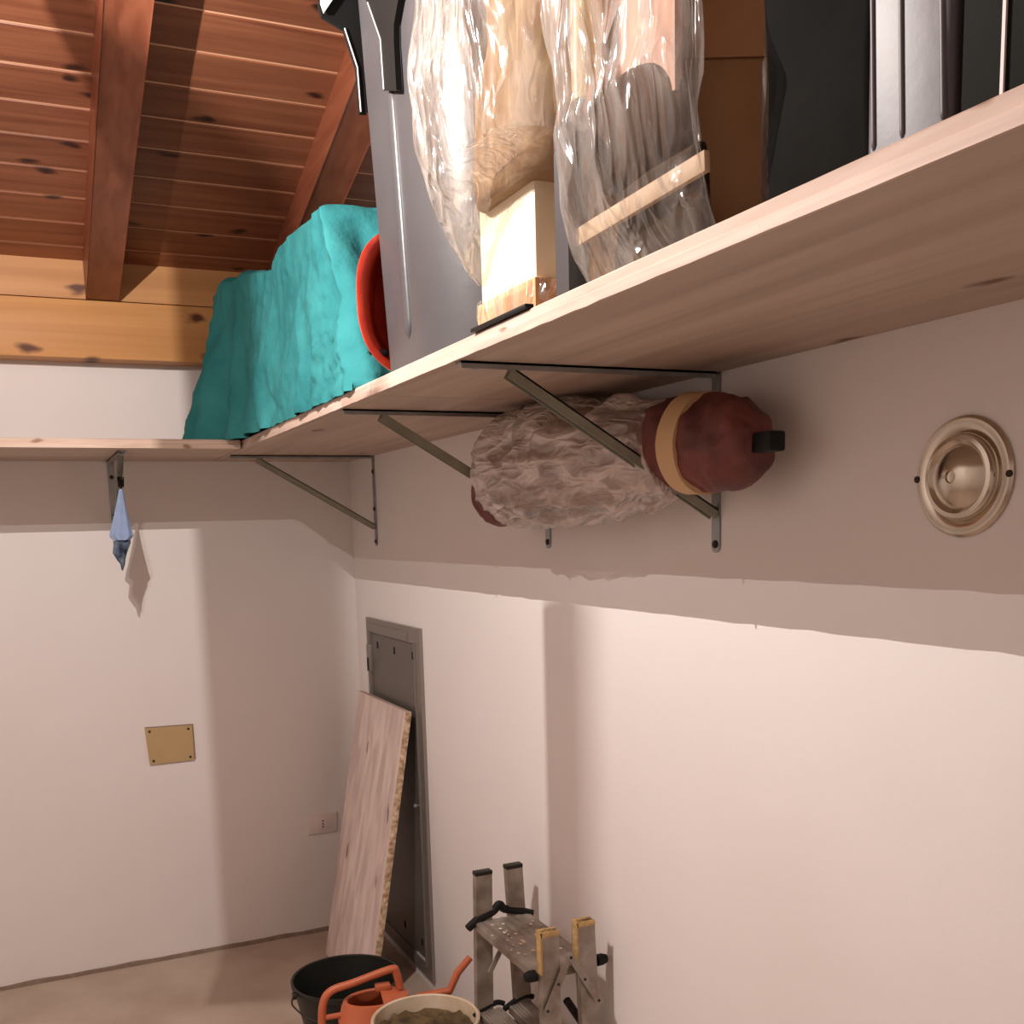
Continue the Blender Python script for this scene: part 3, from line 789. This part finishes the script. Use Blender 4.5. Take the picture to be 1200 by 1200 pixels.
# ------------------------------------------------------------------ wrapped bundle under the shelf
g = thing('wrapped_bundle', (-0.15, -2.2, 1.72), 'long burgundy bundle wrapped in dusty plastic film resting on the bracket braces', 'bundle')
def body(axis_pts, radii, seed, amp, n=56, m=90, ampf=1.0):
    path = curve(axis_pts, 12); V = []; secs = []
    for k, p in enumerate(path):
        t = k / (len(path) - 1)
        d = (path[min(k + 1, len(path) - 1)] - path[max(k - 1, 0)]).normalized()
        s = d.cross(Vector((0, 0, 1))).normalized(); u = s.cross(d)
        rs = interp(t, radii); ru = interp(t, [(a, b * 1.0) for a, b in radii])
        sec = []
        for i in range(n):
            a = 2 * PI * i / n
            nd = s * math.cos(a) * 0.86 + u * math.sin(a)
            q = Vector((p.x, p.y, p.z)) + nd * rs
            dd = amp * (0.4 - abs(noise.noise(Vector((math.cos(a) * 1.2, math.sin(a) * 1.2, t * 7 * ampf + seed))))) + amp * .6 * (0.35 - abs(noise.noise(Vector((q.x * 28, q.y * 16, q.z * 28 + seed)))))
            sec.append(q + nd * dd)
        secs.append(sec)
    return loft(secs)
AX = [(-0.115, -1.60, 1.700), (-0.125, -1.70, 1.722), (-0.13, -1.90, 1.755), (-0.128, -2.10, 1.768), (-0.122, -2.30, 1.762), (-0.112, -2.48, 1.752), (-0.108, -2.60, 1.748), (-0.108, -2.74, 1.742)]
link('fabric_end', *body([(-0.118, -1.655, 1.700), (-0.118, -1.71, 1.706), (-0.12, -1.84, 1.73)], [(0, 0.02), (.12, .055), (.4, .078), (1, .085)], 1, 0.012), M_BURG, g, smooth=True)
link('film_roll', *body([(-0.12, -1.76, 1.750), (-0.125, -1.82, 1.752), (-0.128, -1.93, 1.755), (-0.126, -2.1, 1.756), (-0.118, -2.25, 1.752), (-0.108, -2.34, 1.750), (-0.108, -2.38, 1.75)], [(0, .035), (.08, .072), (.25, .094), (.55, .096), (.8, .074), (1, .045)], 2, 0.022), M_GREYF, g, smooth=True, angle=180)
link('fabric_head', *body([(-0.105, -2.36, 1.765), (-0.103, -2.45, 1.765), (-0.10, -2.54, 1.756), (-0.098, -2.62, 1.748), (-0.097, -2.69, 1.742)], [(0, .05), (.25, .074), (.55, .078), (.8, .070), (.95, .046), (1, .028)], 5, 0.016), M_BURG, g, smooth=True, angle=180)
link('tape_band', *body([(-0.101, -2.505, 1.758), (-0.100, -2.555, 1.754)], [(0, .0885), (1, .087)], 5, 0.002), M_TAPE, g, smooth=True)
link('stretch_film', *body([(-0.12, -1.745, 1.748), (-0.125, -1.80, 1.750), (-0.128, -1.92, 1.752), (-0.126, -2.08, 1.752), (-0.118, -2.24, 1.748), (-0.108, -2.38, 1.750), (-0.104, -2.45, 1.755)], [(0, .050), (.08, .095), (.25, .121), (.55, .120), (.8, .098), (.92, .080), (1, .066)], 3, 0.036), M_FILM3, g, smooth=True, angle=180)
v, f = box(-0.112, -0.080, -2.735, -2.68, 1.728, 1.760)
link('end_cap', v, f, M_BLACK, g, bevel=0.004)

# ------------------------------------------------------------------ round steel cap on the wall
cc = Vector((0, -3.017, 1.6725))
g = thing('flue_cap', cc, 'round stainless steel cover on the right wall below the shelf', 'wall cap')
link('flange', *lathe([(0.0825, 0.0005), (0.083, 0.004), (0.079, 0.0075), (0.070, 0.008), (0.062, 0.0055), (0.060, 0.004), (0.0, 0.004)], cc, (-1, 0, 0), n=64), M_CAP, g, smooth=True)
link('dome', *lathe([(0.060, 0.003), (0.059, 0.012), (0.056, 0.016), (0.050, 0.017), (0.047, 0.014), (0.044, 0.012), (0.041, 0.014), (0.030, 0.022), (0.016, 0.027), (0.009, 0.028), (0.008, 0.025), (0.0, 0.024)], cc, (-1, 0, 0), n=64), M_CAP, g, smooth=True)
for s in (1, -1):
    link('screw', *lathe([(0.0048, 0.006), (0.0048, 0.009), (0.003, 0.0105), (0, 0.0108)], cc + Vector((0, s * 0.079, s * 0.0)), (-1, 0, 0), n=14), M_DARKSTEEL, g, smooth=True)

# ------------------------------------------------------------------ tan junction-box cover and socket on the back wall
jp = [P(170, 854, 1, 0), P(224, 850, 1, 0), P(227, 889, 1, 0), P(176, 895, 1, 0)]
g = thing('junction_box_cover', jp[0], 'tan rectangular junction box cover on the left-hand wall', 'cover plate')
ctr = sum(jp, Vector()) / 4
link('back_box', *prism([ctr + (p - ctr) * 1.05 + Vector((0.003, 0, 0.002)) for p in jp], (0, -1, 0), 0.002), M_SEAL, g)
link('plate', *prism([p + Vector((0, -0.002, 0)) for p in jp], (0, -1, 0), 0.009), M_BOXC, g, bevel=0.002)
for p in jp:
    q = ctr + (p - ctr) * 0.84
    link('screw', *lathe([(0.0048, 0.0), (0.0045, 0.0022), (0, 0.0028)], Vector((q.x, -0.0108, q.z)), (0, -1, 0), n=12), M_DARKSTEEL, g, smooth=True)
g = thing('wall_socket', (-0.184, 0, 0.455), 'ivory wall socket low on the left-hand wall beside the leaning board', 'socket')
sx, sz = -0.184, 0.452
link('face_plate', *box(sx - .06, sx + .06, -0.009, -0.0005, sz - .040, sz + .040), M_SOCK, g, bevel=0.003)
link('insert', *box(sx - .034, sx + .034, -0.011, -0.009, sz - .023, sz + .023), M_SOCK, g, bevel=0.001)
for k in (-1, 0, 1):
    link('pin_hole', *lathe([(0.0032, 0), (0.0032, 0.0006), (0, 0.0006)], (sx, -0.0112, sz + k * 0.012), (0, -1, 0), n=12), M_HOLE, g)

# ------------------------------------------------------------------ steel hatch on the right wall
g = thing('utility_hatch', (0, -0.47, 0.04), 'tall grey steel utility hatch in the right wall behind the leaning board', 'hatch')
Y0, Y1, Z0, Z1 = -0.775, -0.167, 0.04, 1.291
V1 = [box(-0.012, -0.0005, Y0, Y1, Z1 - .055, Z1), box(-0.012, -0.0005, Y0, Y1, Z0, Z0 + .05), box(-0.012, -0.0005, Y0, Y0 + .055, Z0 + .05, Z1 - .055), box(-0.012, -0.0005, Y1 - .045, Y1, Z0 + .05, Z1 - .055)]
link('frame', *join(*V1), M_HATCH, g)
link('frame_lip', *join(box(-0.018, -0.012, Y0 + .045, Y0 + .052, Z0 + .04, Z1 - .05), box(-0.018, -0.012, Y1 - .044, Y1 - .038, Z0 + .04, Z1 - .05), box(-0.015, -0.012, Y0 + .12, Y1 - .03, Z1 - .05, Z1 - .02)), M_HATCH, g)
leaf = link('door_leaf', *box(-0.009, -0.001, Y0 + .058, Y1 - .048, Z0 + .053, Z1 - .058), M_HATCHD, g)
for px, py in ((442.5, 756), (462, 762.5), (483.5, 768.5)):
    p = P(px, py, 0, -0.009)
    link('vent_slot', *box(-0.0102, -0.0088, p.y - .008, p.y + .008, p.z - .013, p.z + .013), M_HOLE, leaf)
for px, py in ((475, 1083), (495, 1104)):
    p = P(px, py, 0, -0.009)
    link('vent_slot', *box(-0.0102, -0.0088, p.y - .008, p.y + .008, p.z - .013, p.z + .013), M_HOLE, leaf)
p = P(490, 944, 0, -0.02)
link('knob', *lathe([(0.004, 0), (0.004, 0.012), (0.009, 0.016), (0.010, 0.022), (0.006, 0.027), (0, 0.028)], (-0.009, p.y, p.z), (-1, 0, 0), n=18), M_STEEL, leaf, smooth=True)
a = P(489, 1116, 0, -0.012); b_ = P(501, 1128, 0, -0.012)
link('label_strip', *bar(a, b_, 0.002, 0.010), M_WEAR_GLINT, leaf)
p = P(434, 770, 0, -0.01)
hg = link('hinge_box', *box(-0.022, -0.001, p.y - .022, p.y + .012, p.z - .055, p.z + .050), M_HATCH, g, bevel=0.003)
link('hinge_pin', *tube([(-0.024, p.y - .012, p.z - .05), (-0.024, p.y - .012, p.z + .0)], 0.004, 8), M_DARKSTEEL, hg)

# ------------------------------------------------------------------ leaning board
g = thing('leaning_board', (-0.23, -0.5, 0), 'whitewashed shelf offcut with a chipped edge leaning on the steel hatch', 'board')
n0 = Vector((1.0, 0, -0.21)).normalized(); p0 = Vector((-0.032, 0, 1.0))
tl = Vector((-0.0320, -0.167, 1.000)); tr = Vector((-0.0320, -0.722, 1.000))
dn = Vector((-0.21, -0.094, -1.0))
bl = tl + dn * (0.996); br = tr + dn * 0.996
th = 0.022
link('board_face', *prism([tl, tr, br, bl], -n0, th), M_LEAN, g)
# chipped long edge nearest the camera, and the top edge
secs = []
for k in range(61):
    q = tr.lerp(br, k / 60); e1 = 0.003 * noise.noise(Vector((k * .9, 1, 0))); e2 = 0.003 * noise.noise(Vector((k * 1.3, 7, 0)))
    oy = Vector((0, -1, 0))
    secs.append([q - oy * .001, q + oy * (0.003 + e1), q - n0 * th * .5 + oy * (0.0045 + e2), q - n0 * (th - .001) + oy * (0.0025 + e1), q - n0 * th - oy * .001])
link('chipped_edge', *loft(secs), M_CHIP, g)
link('edge_band', *prism([tl + Vector((0, 0, .0)), tr, tr + Vector((0, 0, .003)), tl + Vector((0, 0, .003))], -n0, th), M_EDGE, g)

# ------------------------------------------------------------------ blue rag on the back bracket
g = thing('cleaning_rag', P(141, 570, 1, -0.325), 'pale blue and navy rag hanging from the bracket on the left-hand wall', 'rag')
def rag(prof, yc, seed, depth, m):
    secs = []; n = 48
    zt, zb = prof[0][1], prof[-1][1]
    for k in range(61):
        t = k / 60
        py = interp(t, [(i / (len(prof) - 1), p[2]) for i, p in enumerate(prof)])
        xl = interp(t, [(i / (len(prof) - 1), p[0]) for i, p in enumerate(prof)])
        xr = interp(t, [(i / (len(prof) - 1), p[1]) for i, p in enumerate(prof)])
        a = P(xl, py, 1, yc); b = P(xr, py, 1, yc); c = (a + b) / 2; w = (b - a).length / 2
        sec = []
        for i in range(n):
            th = 2 * PI * i / n
            rr = 1 - 0.16 * (0.5 + 0.5 * math.cos(th * 6 + seed + t * 2)) * min(1, t * 3)
            sec.append(c + Vector((w * rr * math.cos(th), depth * min(1, .25 + t) * rr * math.sin(th), 0.006 * t * noise.noise(Vector((math.cos(th) * 2, math.sin(th) * 2, seed))))))
        secs.append(sec)
    return loft(secs)
link('cloth', *rag([(139.5, 143.5, 573), (136, 147, 590), (132.5, 151, 606), (128.5, 155, 622), (128, 157, 628), (133, 153, 633)], -0.325, 1, 0.022, M_CLOTHB), M_CLOTHB, g, smooth=True, angle=60)
link('cloth_tail', *rag([(134, 152, 626), (133, 153.5, 636), (132, 149, 648), (137, 147, 656), (141, 146.5, 661), (142.5, 144, 668)], -0.325, 2, 0.016, M_CLOTHD), M_CLOTHD, g, smooth=True, angle=60)
a = P(141.5, 563, 1, -0.325)
link('clip', *join(bar(a + Vector((-.006, 0, .012)), a + Vector((-.004, 0, -.022)), .004, .010), bar(a + Vector((.006, 0, .012)), a + Vector((.004, 0, -.022)), .004, .010), bar(a + Vector((0, 0, .002)), a + Vector((0, 0, -.03)), .006, .006)), M_BLACK, g, bevel=0.001)

# ------------------------------------------------------------------ black bucket
def bucket(name, c, r, h, mt, label, cat, thick=0.004, base=0.72, lip=0.008):
    g = thing(name, c, label, cat)
    rb_ = r * base
    pr = [(0, 0.001), (rb_, 0.001), (r - 0.004, h - 0.02), (r + lip * .4, h - 0.018), (r + lip * .6, h - .002), (r, h), (r - thick, h - .003), (r - thick - .002, h - 0.02), (rb_ - thick, 0.008), (0, 0.008)]
    link('shell', *lathe(pr, c, n=64), mt, g, smooth=True)
    return g
bc = Vector((-0.383, -1.015, 0))
g = bucket('black_bucket', bc, 0.168, 0.24, M_BUCKET, 'black rubber bucket on the floor at the foot of the leaning board', 'bucket')
ea = bc + Vector((-0.168, -0.03, 0.222))
link('handle_ear', *lathe([(0.012, 0), (0.012, .01), (0, .012)], ea, (-1, 0, 0), n=14), M_BUCKET, g, smooth=True)
hp = curve([ea + Vector((-.008, 0, 0)), ea + Vector((-.015, -.03, -.02)), bc + Vector((-0.13, -0.13, 0.17)), bc + Vector((-0.02, -0.180, 0.16)), bc + Vector((0.11, -0.14, 0.17)), bc + Vector((0.172, 0.0, .222))], 8)
link('bail', *tube(hp, 0.0028, 6), M_DARKSTEEL, g, smooth=True)

# ------------------------------------------------------------------ orange watering can
wz = 0.300
wc = P(440, 1168, 2, wz)
g = thing('watering_can', (wc.x, wc.y, 0), 'orange plastic watering can on the floor between the two buckets', 'watering can')
ux = (P(485, 1158, 2, wz) - P(398, 1172, 2, wz)); ux.z = 0; ux.normalize(); uy = Vector((-ux.y, ux.x, 0))
def oval(a, b, z, n=48, off=Vector((0, 0, 0))):
    return [Vector((wc.x, wc.y, z)) + off + ux * (a * math.cos(2 * PI * i / n)) + uy * (b * math.sin(2 * PI * i / n)) for i in range(n)]
secs = [oval(.088, .062, .001), oval(.098, .070, .03), oval(.104, .074, .20), oval(.106, .076, .235), oval(.109, .079, .238), oval(.109, .079, .247), oval(.105, .075, .252), oval(.098, .069, .285), oval(.092, .064, .298), oval(.084, .056, .300)]
ins = [oval(.080, .052, .296), oval(.086, .058, .26), oval(.088, .062, .06)]
link('body', *loft(secs + ins), M_ORANGE, g, smooth=True, angle=50)
# half cover over the front of the opening
V = []; Fc = []
nn = 24
hood = []
for j in range(7):
    t = j / 6; row = []
    for i in range(nn + 1):
        a = lerp(-PI / 2, PI / 2, i / nn)
        rr = lerp(1.0, 0.0, t)
        row.append(Vector((wc.x, wc.y, wz)) + ux * (0.012 + .084 * math.cos(a) * rr) + uy * (.060 * math.sin(a) * rr) + Vector((0, 0, 0.022 * math.sin(t * PI / 2) + .001)))
    hood.append(row)
for r in hood: V += r
for j in range(6):
    for i in range(nn):
        q = j * (nn + 1) + i; Fc.append((q, q + 1, q + nn + 2, q + nn + 1))
link('hood', V, Fc, M_ORANGE, g, smooth=True, angle=60)
h0 = Vector((wc.x, wc.y, 0))
hpts = [h0 + ux * -.10 + Vector((0, 0, .16)), h0 + ux * -.145 + Vector((0, 0, .17)), h0 + ux * -.155 + Vector((0, 0, .22)), h0 + ux * -.150 + Vector((0, 0, .30)), h0 + ux * -.125 + Vector((0, 0, .338)), h0 + ux * -.06 + Vector((0, 0, .352)), h0 + ux * .045 + Vector((0, 0, .375)), h0 + ux * .062 + Vector((0, 0, .365)), h0 + ux * .072 + Vector((0, 0, .315))]
link('handle', *tube(curve(hpts, 8), 0.0115, 14), M_ORANGE, g, smooth=True)
link('handle_strut', *tube([h0 + ux * -.10 + Vector((0, 0, .262)), h0 + ux * -.150 + Vector((0, 0, .262))], 0.008, 10), M_ORANGE, g, smooth=True)
bp_ = h0 + ux * .022 + Vector((0, 0, .327))
link('thumb_block', *bar(bp_ - ux * .022, bp_ + ux * .022, 0.03, 0.018), M_ORANGE, g, bevel=0.004)
s0 = h0 + ux * .085 + Vector((0, 0, .20)); s1 = P(492, 1168, 2, .30); s2 = P(527, 1161, 2, .305); s3 = P(536, 1140, 1, s2.y - .005); s4 = P(551, 1122, 1, s2.y - .01)
link('spout', *tube([s0, s1, s2, s3, s4], [0.017, 0.0125, 0.012, 0.0115, 0.0105], 14), M_ORANGE, g, smooth=True)

# ------------------------------------------------------------------ cream bucket with soil
cz_ = 0.36
cb = Vector((-0.340, -1.635, 0))
g = bucket('cream_bucket', cb, 0.138, cz_, M_CREAMB, 'cream plastic bucket with dried soil inside, beside the ladder foot', 'bucket')
V = [Vector((cb.x, cb.y, cz_ - .035))]; Fc = []
R_, T_ = 14, 60
for j in range(1, R_ + 1):
    for i in range(T_):
        a = 2 * PI * i / T_; rr = 0.127 * j / R_
        up = 0.0
        if j >= R_ - 1: up = 0.014 * max(0, noise.noise(Vector((math.cos(a) * 5, math.sin(a) * 5, 2)))) * 2
        V.append(Vector((cb.x + rr * math.cos(a), cb.y + rr * math.sin(a), cz_ - .040 + .010 * noise.noise(Vector((rr * math.cos(a) * 30, rr * math.sin(a) * 30, 1))) + up)))
for i in range(T_): Fc.append((0, 1 + i, 1 + (i + 1) % T_))
for j in range(R_ - 1):
    for i in range(T_):
        a = 1 + j * T_ + i; b = 1 + j * T_ + (i + 1) % T_
        Fc.append((a, b, b + T_, a + T_))
o = link('soil', V, Fc, M_SOIL, g, smooth=True); o['kind'] = 'stuff'

# ------------------------------------------------------------------ folding aluminium step ladder
YFAR, YNEAR, ZTR = -1.655, -2.015, 0.60
g = thing('step_ladder', (-0.12, -1.83, 0), 'small double-sided aluminium step ladder splashed with paint, near the right wall', 'ladder')
def hollow(a, b, w, d, up):
    """open-ended rectangular tube"""
    a, b = Vector(a), Vector(b); dr = (b - a).normalized(); s = dr.cross(up).normalized(); u = s.cross(dr)
    V = []; tk = 0.0022
    for p in (a, b):
        for ww, dd in ((w, d), (w - 2 * tk, d - 2 * tk)):
            for i, j in ((-1, -1), (1, -1), (1, 1), (-1, 1)): V.append(p + s * (i * ww / 2) + u * (j * dd / 2))
    Fc = []
    for i in range(4):
        j = (i + 1) % 4
        Fc += [(i, j, 8 + j, 8 + i), (4 + i, 12 + i, 12 + j, 4 + j), (i, 4 + i, 4 + j, j), (8 + i, 8 + j, 12 + j, 12 + i)]
    return V, Fc
stiles = [('far', -0.170, -0.185, YFAR + .012, 0.728), ('far', -0.082, -0.050, YFAR + .012, 0.732), ('near', -0.172, -0.165, YNEAR - .012, 0.700), ('near', -0.078, -0.050, YNEAR - .012, 0.708)]
SX = []
for side, xt, xb, yy, zt in stiles:
    o = link('stile', *hollow((xb, yy, 0.012), (xt, yy, zt), 0.022, 0.046, Vector((1, 0, 0))), M_ALU, g)
    SX.append((xt, xb, yy, zt))
    link('rubber_foot', *box(xb - .028, xb + .028, yy - .016, yy + .016, 0.0, 0.035), M_BLACK, o, bevel=0.003)
    if side == 'far':
        link('end_plug', *box(xt - .024, xt + .024, yy - .012, yy + .012, zt - .006, zt + .004), M_DARKSTEEL, o, bevel=0.001)
    else:
        v, f = join(box(xt - .0245, xt - .020, yy - .0125, yy + .0125, zt - .10, zt + .003), box(xt - .0245, xt + .0245, yy + .0085, yy + .0125, zt - .018, zt + .003), box(xt - .0245, xt + .0245, yy - .0125, yy - .0095, zt - .010, zt + .003))
        link('glue_residue', v, f, M_RUST, o, bevel=0.001)
def tread(z, x0, x1, y0, y1, name='tread'):
    n = 14; secs = []
    prof = []
    for k in range(n + 1):
        xx = lerp(x0, x1, k / n); prof += [(xx, z + (0.0 if k % 2 else -0.0018))]
    prof2 = [(x1 + .001, z - .004), (x1 + .001, z - .022), (x0 - .001, z - .022), (x0 - .001, z - .004)]
    pp = prof + prof2
    V = [Vector((a, y0, b)) for a, b in pp] + [Vector((a, y1, b)) for a, b in pp]; k = len(pp)
    Fc = [tuple(range(k)), tuple(range(2 * k - 1, k - 1, -1))] + [(i, (i + 1) % k, k + (i + 1) % k, k + i) for i in range(k)]
    return V, Fc
tp = link('tread', *tread(ZTR, -0.200, -0.045, YFAR, YNEAR), M_ALU, g)
# paint splashes: small flat drops
V = []; Fc = []
for k in range(46):
    x = random.uniform(-0.198, -0.052); yy = YFAR - abs(random.gauss(0.17, 0.10)) - 0.02
    if yy < YNEAR + .01: continue
    r = random.uniform(0.0012, 0.0052); q = len(V); m = 8
    V += [Vector((x + r * math.cos(a) * random.uniform(.7, 1.2), yy + r * 1.4 * math.sin(a) * random.uniform(.7, 1.2), ZTR + .0006)) for a in [2 * PI * j / m for j in range(m)]]
    V.append(Vector((x, yy, ZTR + .0014)))
    Fc += [(q + j, q + (j + 1) % m, q + m) for j in range(m)]
o = link('paint_drops', V, Fc, M_SPLAT, tp); o['kind'] = 'stuff'
def cap_strip(pts, rad): return tube(curve(pts, 5), rad, 8)
link('tread_cap', *cap_strip([(-0.222, YFAR - .004, ZTR - .012), (-0.19, YFAR + .004, ZTR + .004), (-0.145, YFAR + .006, ZTR + .018), (-0.128, YFAR + .006, ZTR + .034), (-0.112, YFAR + .006, ZTR + .018), (-0.07, YFAR + .004, ZTR + .006), (-0.035, YFAR - .004, ZTR - .006)], 0.011), M_BLACK, g, smooth=True)
link('tread_cap', *lathe([(0, .022), (.010, .020), (.014, .008), (.014, -.006), (0, -.01)], (-0.205, YNEAR + .004, ZTR - .008), (-1, 0, 0), n=16), M_BLACK, g, smooth=True)
link('tread_cap', *lathe([(0, .022), (.010, .020), (.014, .008), (.014, -.006), (0, -.01)], (-0.030, YNEAR + .004, ZTR - .004), (1, 0, 0), n=16), M_BLACK, g, smooth=True)
# lower treads, one per side frame
for z in (0.35, 0.10):
    for sgn, (xt, xb) in ((-1, (-0.170, -0.185)), (1, (-0.082, -0.050))):
        xm = lerp(xt, xb, (0.72 - z) / 0.72)
        x0, x1 = (xm - .02, xm + .045) if sgn < 0 else (xm - .045, xm + .02)
        link('tread', *tread(z, x0, x1, YFAR, YNEAR), M_ALU, g)
        link('tread_cap', *cap_strip([(x0 - .014, YFAR - .002, z - .008), (x0 + .02, YFAR + .006, z + .004), (x1 - .01, YFAR + .006, z + .012), (x1 + .01, YFAR + .002, z + .006)], 0.0075), M_BLACK, g, smooth=True)
# scissor links on the near end, with rivets
yl = YNEAR - .028
pv = P(667, 1120, 1, yl); pL = P(641, 1186, 1, yl); pR = P(701, 1172, 1, yl)
def flatlink(a, b, w=0.017, t=0.003):
    d = (b - a).normalized(); s = d.cross(Vector((0, 1, 0))).normalized(); pts = []
    for k in range(9):
        an = PI * k / 8; pts.append(b + s * (w / 2 * math.cos(an)) + d * (w / 2 * math.sin(an)))
    for k in range(9):
        an = PI + PI * k / 8; pts.append(a + s * (w / 2 * math.cos(an)) + d * (w / 2 * math.sin(an)))
    return prism(pts, (0, -1, 0), t)
l1 = link('hinge_link', *flatlink(pv, pL), M_ALU, g); l2 = link('hinge_link', *flatlink(pv + Vector((.001, -.0035, 0)), pR + Vector((0, -.0035, 0))), M_ALU, g)
for ln, a, b in ((l1, pv, pL), (l2, pv, pR)):
    for t in (0.02, 0.5, 0.98):
        q = a.lerp(b, t)
        link('rivet', *lathe([(0.004, 0), (0.003, 0.002), (0, 0.0025)], (q.x, yl - .0068 if ln is l2 else yl - .003, q.z), (0, -1, 0), n=10), M_DARKSTEEL, ln, smooth=True)
a = P(664, 1172, 1, YNEAR + .05); b_ = P(690, 1210, 1, YNEAR + .05)
link('locking_strut', *tube([a, b_], 0.010, 12), M_DARKSTEEL, g, smooth=True)
link('inner_strut', *bar(P(679, 1140, 1, YFAR - .10), P(686, 1215, 1, YFAR - .10), 0.012, 0.012), M_ALU, g)
link('inner_strut', *bar(P(586, 1115, 1, YFAR - .02), P(574, 1140, 1, YFAR - .02), 0.006, 0.012), M_ALU, g)
